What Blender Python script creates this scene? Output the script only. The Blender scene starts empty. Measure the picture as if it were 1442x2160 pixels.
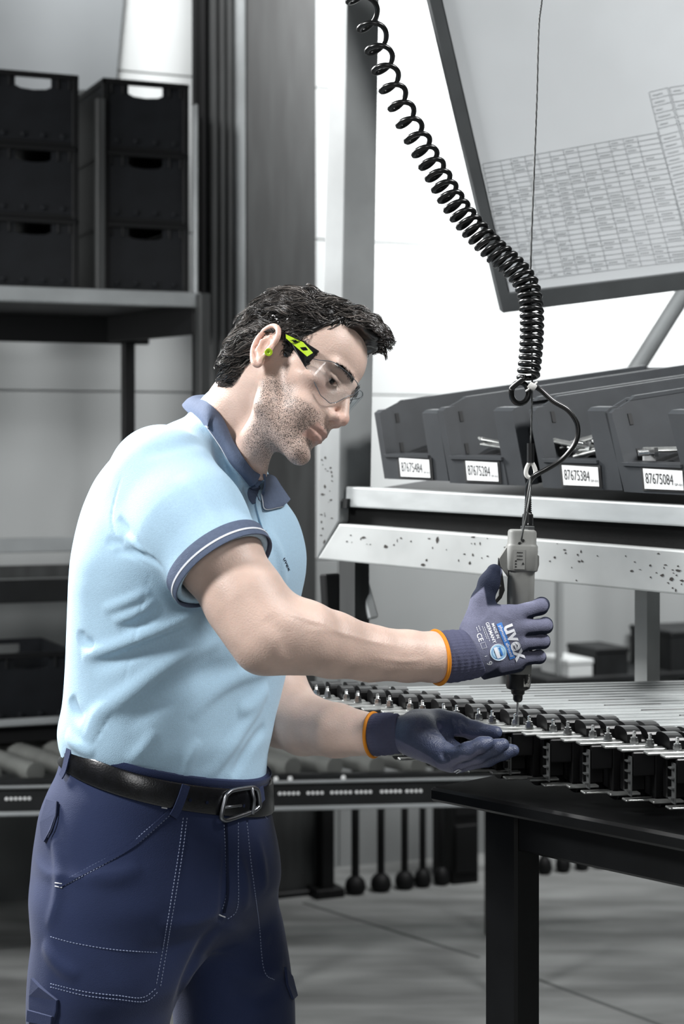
import bpy, bmesh, math, random
import numpy as np
from mathutils import Vector, Matrix
C = bpy.context.scene.collection
SC = bpy.context.scene
PI = math.pi
# ---------------------------------------------------------------- camera
CAMZ, FPX, CX, HY = 1.46, 3750.0, 721.0, 950.0     # eye height, focal length and horizon for a 1442 x 2160 frame
cam = bpy.data.cameras.new('camera')
cam.sensor_fit = 'VERTICAL'; cam.sensor_height = 36.0
cam.lens = FPX / 2160 * 36.0
cam.shift_y = -(1080 - HY) / 2160
cam.clip_start = 0.05
cam.dof.use_dof = True; cam.dof.focus_distance = 2.45; cam.dof.aperture_fstop = 5.6
camo = bpy.data.objects.new('camera', cam); C.objects.link(camo)
camo.location = (0, 0, CAMZ); camo.rotation_euler = (PI/2, 0, 0)
SC.camera = camo
# ---------------------------------------------------------------- world, lamps, exposure
wd = bpy.data.worlds.new('fill_light'); SC.world = wd; wd.use_nodes = True
wd.node_tree.nodes['Background'].inputs[0].default_value = (0.93, 0.97, 1.0, 1)
wd.node_tree.nodes['Background'].inputs[1].default_value = 0.055
def area_lamp(name, loc, target, sx, sy, power, color=(1, 1, 1), spread=180):
    l = bpy.data.lights.new(name, 'AREA'); l.shape = 'RECTANGLE'; l.size = sx; l.size_y = sy
    l.energy = power; l.color = color; l.spread = math.radians(spread)
    o = bpy.data.objects.new(name, l); C.objects.link(o); o.location = loc
    o.rotation_euler = (Vector(target) - Vector(loc)).to_track_quat('-Z', 'Y').to_euler()
    return o
area_lamp('key_light', (-2.3, 1.2, 3.2), (-0.2, 2.5, 1.3), 0.6, 0.6, 118)
area_lamp('front_light', (0.5, -0.8, 2.3), (0.1, 2.5, 1.2), 0.8, 0.8, 17)
area_lamp('rim_light', (-2.2, 4.0, 3.1), (-0.25, 2.5, 1.3), 0.5, 1.2, 60, spread=80)
area_lamp('wall_light', (1.6, 4.9, 4.0), (1.2, 6.7, 2.6), 2.0, 0.5, 165, spread=90)
area_lamp('left_wall_light', (-0.72, 4.75, 3.9), (-0.75, 5.9, 3.0), 0.3, 0.3, 7, spread=60)
area_lamp('fill_light', (-2.9, 3.0, 1.75), (-0.9, 5.9, 1.25), 0.9, 0.6, 26, spread=110)  # added low lamp out of view, brightens the wall under the rack shelf
area_lamp('bench_light', (1.7, 2.0, 3.2), (0.8, 3.1, 0.9), 0.9, 0.5, 30, spread=90)
SC.view_settings.view_transform = 'Standard'
try: SC.view_settings.look = 'None'
except Exception: pass
SC.view_settings.exposure = 0.0; SC.view_settings.gamma = 1.0
SC.view_settings.use_curve_mapping = False
# ---------------------------------------------------------------- helpers
def W(px, py, Y):
    return np.array([(px - CX) / FPX * Y, Y, CAMZ - (py - HY) / FPX * Y])
def lin(h):
    h = h.lstrip('#'); r = []
    for i in (0, 2, 4):
        c = int(h[i:i+2], 16) / 255
        r.append(c / 12.92 if c <= 0.04045 else ((c + 0.055) / 1.055) ** 2.4)
    return r
MATS = {}
def material(name, col, rough=0.5, metal=0.0, var=0.0, vscale=8.0, bump=0.0, bscale=200.0, spec=0.5, stretch=None, col2=None, coat=0.0, detail=3.0, sss=0.0, sheen=0.0):
    """Procedural material: base colour broken up by noise, optional fine relief."""
    m = bpy.data.materials.new(name); m.use_nodes = True; MATS[name] = m
    nt = m.node_tree; N = nt.nodes; L = nt.links; b = N['Principled BSDF']
    c = lin(col) if isinstance(col, str) else list(col)
    b.inputs['Base Color'].default_value = c + [1]; b.inputs['Roughness'].default_value = rough
    b.inputs['Metallic'].default_value = metal; b.inputs['Specular IOR Level'].default_value = spec
    if coat: b.inputs['Coat Weight'].default_value = coat; b.inputs['Coat Roughness'].default_value = 0.15
    if sheen: b.inputs['Sheen Weight'].default_value = sheen
    if sss:
        b.inputs['Subsurface Weight'].default_value = sss; b.inputs['Subsurface Radius'].default_value = (1, 0.35, 0.2); b.inputs['Subsurface Scale'].default_value = 0.006
    tc = N.new('ShaderNodeTexCoord'); mp = N.new('ShaderNodeMapping'); L.new(tc.outputs['Object'], mp.inputs[0])
    if stretch: mp.inputs['Scale'].default_value = stretch
    if var > 0:
        n = N.new('ShaderNodeTexNoise'); n.inputs['Scale'].default_value = vscale; n.inputs['Detail'].default_value = detail
        L.new(mp.outputs[0], n.inputs['Vector'])
        r = N.new('ShaderNodeValToRGB'); L.new(n.outputs['Fac'], r.inputs[0])
        c2 = (lin(col2) if isinstance(col2, str) else col2) if col2 else [min(1, x * (1 + var)) for x in c]
        c1 = [x * (1 - var) for x in c] if not col2 else c
        r.color_ramp.elements[0].position = 0.35; r.color_ramp.elements[1].position = 0.65
        r.color_ramp.elements[0].color = c1 + [1]; r.color_ramp.elements[1].color = list(c2) + [1]
        L.new(r.outputs[0], b.inputs['Base Color'])
    if bump > 0:
        n2 = N.new('ShaderNodeTexNoise'); n2.inputs['Scale'].default_value = bscale; n2.inputs['Detail'].default_value = 2
        L.new(mp.outputs[0], n2.inputs['Vector'])
        bp = N.new('ShaderNodeBump'); bp.inputs['Strength'].default_value = bump; bp.inputs['Distance'].default_value = 0.002
        L.new(n2.outputs['Fac'], bp.inputs['Height']); L.new(bp.outputs[0], b.inputs['Normal'])
    return m
def mk(name, verts, faces, mat=None, parent=None, smooth=False):
    me = bpy.data.meshes.new(name); me.from_pydata([tuple(map(float, v)) for v in verts], [], [tuple(int(i) for i in f) for f in faces])
    if mat is not None: me.materials.append(MATS[mat] if isinstance(mat, str) else mat)
    if smooth: me.polygons.foreach_set('use_smooth', [True] * len(me.polygons))
    me.update()
    o = bpy.data.objects.new(name, me); C.objects.link(o)
    if parent: o.parent = parent; o.matrix_parent_inverse = parent.matrix_world.inverted() if False else Matrix.Identity(4)
    return o
def mk_np(name, V, Q, mat=None, parent=None):
    """mesh from numpy quads, smooth shaded"""
    me = bpy.data.meshes.new(name); n = len(V); f = len(Q)
    me.vertices.add(n); me.vertices.foreach_set('co', V.astype(np.float32).ravel())
    me.loops.add(4 * f); me.loops.foreach_set('vertex_index', Q.astype(np.int32).ravel())
    me.polygons.add(f); me.polygons.foreach_set('loop_start', np.arange(0, 4 * f, 4, dtype=np.int32))
    me.polygons.foreach_set('loop_total', np.full(f, 4, dtype=np.int32))
    me.update(calc_edges=True); me.validate()
    me.polygons.foreach_set('use_smooth', np.ones(len(me.polygons), dtype=bool))
    if mat is not None: me.materials.append(MATS[mat] if isinstance(mat, str) else mat)
    o = bpy.data.objects.new(name, me); C.objects.link(o)
    if parent: o.parent = parent
    return o
def empty(name, label, cat, loc=(0, 0, 0), group=None):
    o = bpy.data.objects.new(name, None); C.objects.link(o); o.location = loc; o.empty_display_size = 0.05
    o['label'] = label; o['category'] = cat
    if group: o['group'] = group
    return o
def tag(o, label, cat, group=None):
    o['label'] = label; o['category'] = cat
    if group: o['group'] = group
    return o
class G:
    """collects shapes into one mesh; coordinates are local to the parent"""
    def __init__(s): s.v = []; s.f = []
    def add(s, v, f):
        n = len(s.v); s.v += [tuple(map(float, p)) for p in v]; s.f += [tuple(i + n for i in q) for q in f]; return s
    def box(s, c, h, R=None, ch=0.0):
        """centre c, half sizes h, optional 3x3 rotation, optional chamfer"""
        c = np.array(c, float); h = np.array(h, float); R = np.eye(3) if R is None else np.array(R)
        if ch <= 0:
            P = [(x, y, z) for x in (-1, 1) for y in (-1, 1) for z in (-1, 1)]
            v = [c + R @ (h * np.array(p)) for p in P]
            return s.add(v, [(0, 1, 3, 2), (4, 6, 7, 5), (0, 4, 5, 1), (2, 3, 7, 6), (0, 2, 6, 4), (1, 5, 7, 3)])
        bm = bmesh.new(); bmesh.ops.create_cube(bm, size=2.0)
        for q in bm.verts: q.co = Vector([q.co[i] * h[i] for i in range(3)])
        bmesh.ops.bevel(bm, geom=list(bm.edges), offset=min(ch, 0.9 * h.min()), segments=2 if ch > 0.004 else 1, affect='EDGES', profile=0.6)
        v = [c + R @ np.array(q.co) for q in bm.verts]; bm.verts.index_update()
        f = [[q.index for q in p.verts] for p in bm.faces]; bm.free()
        return s.add(v, f)
    def cyl(s, a, b, r, r2=None, n=16, cap=True):
        a = np.array(a, float); b = np.array(b, float); r2 = r if r2 is None else r2
        t = b - a; t /= np.linalg.norm(t) + 1e-12
        u = np.cross(t, [0, 0, 1] if abs(t[2]) < 0.9 else [1, 0, 0]); u /= np.linalg.norm(u); w = np.cross(t, u)
        v = []
        for p, rr in ((a, r), (b, r2)):
            v += [p + rr * (u * math.cos(2*PI*i/n) + w * math.sin(2*PI*i/n)) for i in range(n)]
        f = [(i, (i+1) % n, n + (i+1) % n, n + i) for i in range(n)]
        if cap: f += [tuple(range(n))[::-1], tuple(range(n, 2*n))]
        return s.add(v, f)
    def lathe(s, prof, a, axis, n=24):
        """profile [(h, r)] turned about axis through a"""
        a = np.array(a, float); t = np.array(axis, float); t /= np.linalg.norm(t)
        u = np.cross(t, [0, 0, 1] if abs(t[2]) < 0.9 else [1, 0, 0]); u /= np.linalg.norm(u); w = np.cross(t, u)
        v = []; f = []
        for h, r in prof: v += [a + t*h + r*(u*math.cos(2*PI*i/n) + w*math.sin(2*PI*i/n)) for i in range(n)]
        for k in range(len(prof) - 1):
            f += [(k*n+i, k*n+(i+1) % n, (k+1)*n+(i+1) % n, (k+1)*n+i) for i in range(n)]
        f += [tuple(range(n))[::-1], tuple(range((len(prof)-1)*n, len(prof)*n))]
        return s.add(v, f)
    def tube(s, pts, r, n=8, closed=False, cap=True, flat=1.0):
        P = np.array(pts, float); m = len(P); R = np.full(m, r) if np.isscalar(r) else np.array(r, float)
        T = np.gradient(P, axis=0)
        if closed: T = np.roll(P, -1, 0) - np.roll(P, 1, 0)
        T /= np.linalg.norm(T, axis=1, keepdims=True) + 1e-12
        u = np.cross(T[0], [0, 0, 1] if abs(T[0][2]) < 0.9 else [1, 0, 0]); u /= np.linalg.norm(u)
        v = []; 
        for i in range(m):
            u = u - T[i] * (u @ T[i]); u /= np.linalg.norm(u) + 1e-12; w = np.cross(T[i], u)
            v += [P[i] + R[i] * (u*math.cos(2*PI*k/n) + flat*w*math.sin(2*PI*k/n)) for k in range(n)]
        f = []
        for i in range(m if closed else m - 1):
            j = (i + 1) % m
            f += [(i*n+k, i*n+(k+1) % n, j*n+(k+1) % n, j*n+k) for k in range(n)]
        if cap and not closed: f += [tuple(range(n))[::-1], tuple(range((m-1)*n, m*n))]
        return s.add(v, f)
    def prism(s, poly, ext, inset=0):
        """closed 3D polygon extruded by vector ext"""
        n = len(poly); P = [np.array(p, float) for p in poly]; e = np.array(ext, float)
        v = P + [p + e for p in P]
        return s.add(v, [tuple(range(n))[::-1], tuple(range(n, 2*n))] + [(i, (i+1) % n, n+(i+1) % n, n+i) for i in range(n)])
    def build(s, name, mat, parent=None, smooth=False, auto=False):
        o = mk(name, s.v, s.f, mat, parent, smooth)
        bm = bmesh.new(); bm.from_mesh(o.data); bmesh.ops.recalc_face_normals(bm, faces=bm.faces)
        if auto:
            for e in bm.edges:
                if len(e.link_faces) == 2 and e.calc_face_angle(0) > 0.6: e.smooth = False
            for p in bm.faces: p.smooth = True
        bm.to_mesh(o.data); bm.free()
        return o
def spline(pts, n=12, closed=False):
    """Catmull-Rom through pts (any dimension)"""
    P = np.array(pts, float); m = len(P); out = []
    for i in range(m if closed else m - 1):
        p1 = P[i]; p2 = P[(i+1) % m]
        p0 = P[i-1] if (i > 0 or closed) else 2*p1 - p2
        p3 = P[(i+2) % m] if (i + 2 < m or closed) else 2*p2 - p1
        for k in range(n):
            t = k / n
            out.append(0.5 * ((2*p1) + (p2-p0)*t + (2*p0-5*p1+4*p2-p3)*t*t + (3*p1-p0-3*p2+p3)*t**3))
    if not closed: out.append(P[-1])
    return np.array(out)
def text_mesh(s, size=1.0, bold=0.0, align='CENTER', sx=1.0):
    """flat vertices and faces of a word in the xy plane, centred"""
    cu = bpy.data.curves.new('word', 'FONT'); cu.body = s; cu.size = size; cu.align_x = align; cu.align_y = 'CENTER'
    cu.offset = bold; cu.resolution_u = 3; cu.fill_mode = 'FRONT'
    o = bpy.data.objects.new('word', cu); C.objects.link(o)
    bpy.context.view_layer.update()
    me = o.to_mesh()
    V = np.array([v.co[:] for v in me.vertices]).reshape(-1, 3) * [sx, 1, 1]; F = [tuple(p.vertices) for p in me.polygons]
    o.to_mesh_clear(); bpy.data.objects.remove(o); bpy.data.curves.remove(cu)
    return V, F
# ---------------------------------------------------------------- distance-field sculpting (organic shapes, cloth, gloves)
def smin(a, b, k):
    h = np.maximum(k - np.abs(a - b), 0) / k
    return np.minimum(a, b) - h * h * k * 0.25
def rc(a, b, ra, rb):
    a = np.array(a, float); b = np.array(b, float); ab = b - a; L2 = ab @ ab + 1e-12
    def f(P):
        q = P - a; t = np.clip(q @ ab / L2, 0, 1)
        return np.sqrt(((q - t[:, None] * ab) ** 2).sum(1)) - (ra + (rb - ra) * t)
    return f
def ell(c, r, R=None):
    c = np.array(c, float); r = np.array(r, float)
    def f(P):
        q = P - c
        if R is not None: q = q @ R
        k0 = np.sqrt(((q / r) ** 2).sum(1)); k1 = np.sqrt(((q / r**2) ** 2).sum(1)) + 1e-9
        return k0 * (k0 - 1) / k1
    return f
def rbox(c, h, R=None, rad=0.002):
    c = np.array(c, float); h = np.array(h, float) - rad
    def f(P):
        q = P - c
        if R is not None: q = q @ R
        q = np.abs(q) - h
        return np.sqrt((np.maximum(q, 0) ** 2).sum(1)) + np.minimum(q.max(1), 0) - rad
    return f
def chain(pts, rad, k=0.004):
    segs = [rc(pts[i], pts[i+1], rad[i], rad[i+1]) for i in range(len(pts) - 1)]
    def f(P):
        d = segs[0](P)
        for s in segs[1:]: d = smin(d, s(P), k)
        return d
    return f
def pdist(pts):
    return chain(pts, [0.0] * len(pts), 1e-6)
def halfspace(p, n):
    p = np.array(p, float); n = np.array(n, float); n = n / np.linalg.norm(n)
    return lambda P: (P - p) @ n
def local(fn, R, t, s=1.0):
    """fn lives in a local frame; world = t + s R p"""
    return lambda P: fn(((P - t) @ R) / s) * s
def rows(tab, n=2.3):
    """upright body or garment: tab rows (py, left px, right px, Yc, yaw deg, depth ratio b/a) measured at Yc"""
    A = []
    for py, l, r, Y, yaw, rt in tab:
        z = CAMZ - (py - HY) / FPX * Y; hw = (r - l) / 2 / FPX * Y; y = math.radians(yaw)
        a = hw / math.sqrt(math.sin(y)**2 + (rt * math.cos(y))**2)     # lateral axis (-sin, -cos), forward (cos, -sin)
        A.append((z, ((l + r)/2 - CX) / FPX * Y, Y, a, a * rt, y))
    A = np.array(A)[::-1]
    S = spline(A, 10); S = S[np.argsort(S[:, 0])]; zz = S[:, 0]
    def f(P):
        z = P[:, 2]; cx, cy, a, b, y = [np.interp(z, zz, S[:, i]) for i in range(1, 6)]
        x = P[:, 0] - cx; v = P[:, 1] - cy; c = np.cos(y); s = np.sin(y)
        fw = x * c - v * s; la = -x * s - v * c
        rho = ((np.abs(la)/a)**n + (np.abs(fw)/b)**n) ** (1/n) + 1e-6
        L = np.sqrt(fw*fw + la*la)
        d = np.where(rho > 0.2, L * (1 - 1/rho), -0.8*np.minimum(a, b))
        e = np.maximum(z - zz[-1], zz[0] - z)
        return np.maximum(d * 0.92, e)
    return f
class FoldLine:
    """distance to a polyline and the place along it, so that folds die away at their ends"""
    def __init__(s, pts):
        s.p = np.array(pts, float); s.L = np.r_[0, np.cumsum(np.linalg.norm(np.diff(s.p, axis=0), axis=1))]; s.L /= s.L[-1] + 1e-12
    def dt(s, P):
        best = np.full(len(P), 9.0); tt = np.zeros(len(P))
        for i in range(len(s.p) - 1):
            a = s.p[i]; ab = s.p[i+1] - a; q = P - a; t = np.clip(q @ ab / (ab @ ab + 1e-12), 0, 1)
            d = np.sqrt(((q - t[:, None]*ab)**2).sum(1)); m = d < best; best[m] = d[m]; tt[m] = s.L[i] + t[m]*(s.L[i+1] - s.L[i])
        return best, tt
    def __call__(s, P): return s.dt(P)[0]
class Field:
    def __init__(s): s.ops = []
    def u(s, f, k=0.01): s.ops.append(('u', f, k)); return s
    def sub(s, f, k=0.004): s.ops.append(('s', f, k)); return s
    def cut(s, f, k=0.004): s.ops.append(('i', f, k)); return s
    def fold(s, pts, amp, w): s.ops.append(('f', FoldLine(pts), (amp, w))); return s
    def disp(s, f): s.ops.append(('d', f, 0)); return s
    def ev(s, P, sel=None):
        d = np.full(len(P), 10.0)
        for i, (o, f, k) in enumerate(s.ops):
            if sel is not None and not sel[i]: continue
            if o == 'u': d = smin(d, f(P), k)
            elif o == 's': d = -smin(-d, f(P), k)
            elif o == 'i': d = -smin(-d, -f(P), k)
            elif o == 'f':
                q, t = f.dt(P); d = d - k[0] * np.clip(4*t*(1-t), 0, 1) ** .9 * np.exp(-(q / k[1]) ** 2)
            else: d = d + f(P)
        return d
    def prune(s, cen, r):
        M = []
        for o, f, k in s.ops:
            if o in 'us': M.append(f(cen) < 3.4 * r + k + 0.004)
            elif o == 'f': M.append(f(cen) < r + 3 * k[1])
            else: M.append(np.ones(len(cen), bool))
        return np.array(M).T
    def march(s, O, D, t0, t1, n=70):
        """sphere-trace rays, returns t (nan = miss)"""
        O = np.broadcast_to(O, D.shape); t = np.full(len(D), float(t0)); ok = np.ones(len(D), bool)
        for _ in range(n):
            d = s.ev(O + D * t[:, None]); t = t + 0.8 * d
            if np.abs(d).max() < 2e-5: break
        d = s.ev(O + D * t[:, None]); t[(np.abs(d) > 2e-3) | (t > t1)] = np.nan
        return t
    def hit(s, pix, off=0.0, y0=2.0, y1=3.2):
        """surface points under photo pixels, lifted by off along the normal"""
        pix = np.atleast_2d(np.array(pix, float))
        D = np.c_[(pix[:, 0] - CX) / FPX, np.ones(len(pix)), -(pix[:, 1] - HY) / FPX]
        ln = np.linalg.norm(D, axis=1); D = D / ln[:, None]
        t = s.march(np.array([0, 0, CAMZ]), D, y0, y1 * 1.1); P = np.array([0, 0, CAMZ]) + D * t[:, None]
        good = ~np.isnan(P).any(1)
        if good.any() and not good.all():
            idx = np.where(good)[0]
            for i in np.where(~good)[0]: P[i] = P[idx[np.argmin(np.abs(idx - i))]]
        N = s.normal(P)
        return P + N * off, N
    def normal(s, P):
        e = 4e-4; N = np.stack([s.ev(P + e*np.eye(3)[i]) - s.ev(P - e*np.eye(3)[i]) for i in range(3)], 1)
        return N / (np.linalg.norm(N, axis=1, keepdims=True) + 1e-12)
    def mesh(s, lo, hi, h, B=12):
        lo = np.array(lo, float); hi = np.array(hi, float)
        nb = np.ceil((hi - lo) / (h * B)).astype(int); ng = nb * B + 1
        bi = np.stack(np.meshgrid(*[np.arange(n) for n in nb], indexing='ij'), -1).reshape(-1, 3)
        cen = lo + (bi + 0.5) * B * h; r = B * h * math.sqrt(3) / 2
        act = np.abs(s.ev(cen)) < r * 1.45 + 0.003
        bi = bi[act]; cen = cen[act]; sel = s.prune(cen, r)
        g = np.stack(np.meshgrid(*[np.arange(B + 1)] * 3, indexing='ij'), -1).reshape(-1, 3)
        m = B + 1; D = np.empty((len(bi), m, m, m), np.float32)
        for i in range(len(bi)):
            D[i] = s.ev(lo + (bi[i] * B + g) * h, sel[i]).reshape(m, m, m)
        ins = D < 0
        cnt = sum(ins[:, a:a+B, b:b+B, c:c+B].astype(np.int8) for a in (0, 1) for b in (0, 1) for c in (0, 1))
        bb, ci, cj, ck = np.where((cnt > 0) & (cnt < 8))
        cell = np.stack([ci, cj, ck], 1) + bi[bb] * B
        acc = np.zeros((len(bb), 3)); num = np.zeros(len(bb))
        for ax in range(3):
            o1, o2 = [q for q in range(3) if q != ax]
            for p in (0, 1):
                for q in (0, 1):
                    c0 = [ci.copy(), cj.copy(), ck.copy()]; c0[o1] = c0[o1] + p; c0[o2] = c0[o2] + q
                    c1 = [x.copy() for x in c0]; c1[ax] = c1[ax] + 1
                    d0 = D[bb, c0[0], c0[1], c0[2]]; d1 = D[bb, c1[0], c1[1], c1[2]]
                    x = (d0 < 0) != (d1 < 0); t = np.where(x, d0 / np.where(x, d0 - d1, 1), 0)
                    v = np.zeros((len(bb), 3)); v[:, o1] = p; v[:, o2] = q; v[:, ax] = t
                    acc += v * x[:, None]; num += x
        V = lo + (cell + acc / num[:, None]) * h
        cid = (cell[:, 0] * ng[1] + cell[:, 1]) * ng[2] + cell[:, 2]
        o = np.argsort(cid); cid = cid[o]; V = V[o]
        Q = []
        for ax in range(3):
            o1, o2 = (ax + 1) % 3, (ax + 2) % 3
            sl0 = [slice(0, B)] * 3; sl1 = list(sl0); sl1[ax] = slice(1, B + 1)
            a = ins[:, sl0[0], sl0[1], sl0[2]]; b = ins[:, sl1[0], sl1[1], sl1[2]]
            eb, ei, ej, ek = np.where(a != b); fl = a[eb, ei, ej, ek]
            gp = np.stack([ei, ej, ek], 1) + bi[eb] * B
            q = []
            for p1, p2 in ((0, 0), (1, 0), (1, 1), (0, 1)):
                c = gp.copy(); c[:, o1] -= 1 - p1; c[:, o2] -= 1 - p2
                q.append((c[:, 0] * ng[1] + c[:, 1]) * ng[2] + c[:, 2])
            q = np.stack(q, 1); ix = np.clip(np.searchsorted(cid, q), 0, len(cid) - 1)
            good = (cid[ix] == q).all(1); ix = ix[good]; fl = fl[good]
            ix[~fl] = ix[~fl][:, ::-1]; Q.append(ix)
        return V, np.concatenate(Q)
    def build(s, name, lo, hi, h, mat, parent=None):
        V, Q = s.mesh(lo, hi, h)
        return mk_np(name, V, Q, mat, parent), V
def attr(o, name, vals):
    a = o.data.attributes.new(name, 'FLOAT', 'POINT'); a.data.foreach_set('value', np.asarray(vals, np.float32))
def sstep(a, b, x):
    t = np.clip((x - a) / (b - a), 0, 1); return t * t * (3 - 2 * t)
# ---------------------------------------------------------------- materials of the hall
material('concrete', '#7A7C7B', 0.75, var=0.36, vscale=1.6, stretch=(1.0, 4.0, 1.0), bump=0.15, bscale=30, detail=6)
material('joint_dark', '#4A4C4C', 0.9)
material('wall_white', '#A3A6A6', 0.75, var=0.04, vscale=2.0)
material('wall_grey', '#777A7A', 0.7, var=0.06, vscale=2.0)
material('wall_gap', '#7A7D7D', 0.9)
material('rack_steel', '#8C9091', 0.5, metal=0.2, var=0.12, vscale=6)
material('dark_steel', '#111314', 0.55, spec=0.3, var=0.3, vscale=10)
material('grey_steel', '#2C2E2E', 0.6, var=0.25, vscale=5, stretch=(6, 6, .7), detail=5)
material('crate_black', '#131518', 0.5, var=0.15, vscale=15, spec=0.22)
material('crate_rim', '#0A0B0C', 0.5, spec=0.25)
material('shade_grey', '#6B6F71', 0.7, var=0.05, vscale=3)
material('aluminium', '#B9BDBD', 0.42, metal=0.35, var=0.07, vscale=14, stretch=(1, 1, 3))
material('rail_aluminium', '#7F8383', 0.5, metal=0.3, var=0.10, vscale=14)
material('post_alu', '#8E9191', 0.5, metal=0.2, var=0.12, vscale=7)
material('post_grey', '#6A6D6D', 0.6)
material('galvanised', '#B5B8B7', 0.45, metal=0.25, var=0.10, vscale=9)
material('chip_dark', '#2E2A27', 0.8)
material('brush_black', '#060707', 0.8, spec=0.2, var=0.8, vscale=30, stretch=(2, 2, 90), bump=0.6, bscale=60)
material('bin_plastic', '#2E3134', 0.42, var=0.10, vscale=20, spec=0.4)
material('bin_dark', '#1A1C1E', 0.5)
material('card_white', '#D9DBDB', 0.7)
material('ink', '#161718', 0.7)
material('board_frame', '#3C3F40', 0.6, var=0.12, vscale=12)
material('print_sheet', '#C2C6C8', 0.5, var=0.05, vscale=3.5, bump=0.2, bscale=9)
material('print_grey', '#9CA0A2', 0.8)
material('cable_black', '#0B0C0C', 0.28, spec=0.6)
material('wire_steel', '#484A4A', 0.45, metal=0.5)
material('zip_white', '#C9C9C5', 0.5)
material('tool_grey', '#6F706D', 0.55, var=0.10, vscale=30, spec=0.4)
material('tool_black', '#101112', 0.35)
material('tool_plate', '#7C7D7A', 0.5)
material('chrome', '#C9CBCB', 0.18, metal=0.95)
material('bar_silver', '#A2A4A2', 0.38, metal=0.8, var=0.25, vscale=60)
material('housing_black', '#070708', 0.33, spec=0.4)
material('table_black', '#0A0B0C', 0.4, var=0.3, vscale=14, spec=0.35)
material('roller_grey', '#6A6C69', 0.5, metal=0.2, var=0.15, vscale=10)
material('worn_print', '#8A8A86', 0.7, var=0.8, vscale=420)
material('wire_edge', '#6E7070', 0.35, metal=0.6)
material('hole_white', '#D8DADA', 0.6)
material('rod_black', '#08090A', 0.6, spec=0.25)
# ---------------------------------------------------------------- floor and back wall
UB = np.array([.922, .387, 0]); NB = np.array([-.387, .922, 0]); UP = np.array([0, 0, 1.0])
RB = np.stack([UB, NB, UP], 1)
def PB(px, py, c):
    """point under a pixel on an upright plane parallel to the back wall, c from the camera"""
    rx = (px - CX) / FPX; return W(px, py, c / (NB[0] * rx + NB[1]))
fl = G(); fl.box((0, 4.0, -.05), (5, 5.5, .05)); flo = fl.build('floor', 'concrete'); flo['kind'] = 'structure'
def floor_pt(px, py): return W(px, py, CAMZ * FPX / (py - HY))
for a, b in (((640, 1905), (1010, 2020)), ((1090, 2050), (1400, 2165)), ((-100, 2010), (90, 1990))):
    g = G(); p, q = floor_pt(*a), floor_pt(*b); d = (q - p) / np.linalg.norm(q - p); s = np.cross(d, UP) * .006
    g.box((p + q)/2 + [0, 0, .0006], (np.linalg.norm(q - p)/2, .006, .0006), np.stack([d, s/.006, UP], 1)); g.build('joint', 'joint_dark', flo)
WC = 5.78
wl = G(); wl.box(NB * (WC + .09) + UP * 2.0 + UB * 1.5, (6.5, .05, 2.2), RB); wb_ = wl.build('wall_back', 'wall_gap'); wb_['kind'] = 'structure'
zs = [-.1] + sorted(PB(850, y, WC)[2] for y in (1175, 835, 517, 205)) + [3.9]
for i in range(5):
    for k in range(5):
        g = G(); g.box(NB * WC + UP * (zs[i] + zs[i+1])/2 + UB * (-3.6 + 2.4*k), (1.1985, .035, (zs[i+1] - zs[i])/2 - .0022), RB, .002); g.build('panel', 'wall_grey' if i == 0 else 'wall_white', wb_)
# ---------------------------------------------------------------- columns behind the man
c = G(); a, b = PB(519, 0, 5.44), PB(667, 0, 5.44)
col_ = empty('steel_column', 'broad dark grey steel column rising behind the man\'s head', 'column', (*((a+b)/2)[:2], 0))
wd_ = np.linalg.norm(b - a) / 2
def colbox(u0, u1, d0, d1, z0, z1, name, mat, parent, ch=.004):
    m = (a + b) / 2; m = np.array([m[0], m[1], 0]); g = G(); g.box(m + UB*(u0+u1)/2 + NB*(d0+d1)/2 + UP*(z0+z1)/2, ((u1-u0)/2, (d1-d0)/2, (z1-z0)/2), RB, ch); return g.build(name, mat, parent)
colbox(-wd_, wd_, 0, .012, 0, 3.6, 'face_plate', 'grey_steel', col_); colbox(-.02, .02, .012, .16, 0, 3.6, 'web', 'dark_steel', col_); colbox(-wd_, wd_, .16, .175, 0, 3.6, 'rear_plate', 'grey_steel', col_)
colbox(-wd_-.03, wd_+.03, -.03, .2, 0, .02, 'base_plate', 'dark_steel', col_)
settle_list = [col_]
a2, b2 = PB(419, 0, 5.25), PB(519, 0, 5.25)
bun = empty('pipe_bundle', 'bundle of tall grey pipes on a black backing post beside the broad column', 'pipes', (*((a2+b2)/2)[:2], 0))
g = G(); g.box((a2+b2)/2*np.array([1, 1, 0]) + NB*.05 + UP*1.8, (np.linalg.norm(b2-a2)/2, .02, 1.8), RB, .003); g.build('backing_post', 'rod_black', bun)
for px, r, mt in ((427, 8, 'rod_black'), (449, 9.5, 'grey_steel'), (467, 8, 'grey_steel'), (483, 8, 'grey_steel'), (505, 12, 'rack_steel')):
    p = PB(px, 0, 5.25); r = r / FPX * p[1]; g = G(); g.cyl((p[0], p[1], 0), (p[0], p[1], 3.6), r, n=16); g.build('pipe', mt, bun, auto=True)
settle_list.append(bun)
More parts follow.
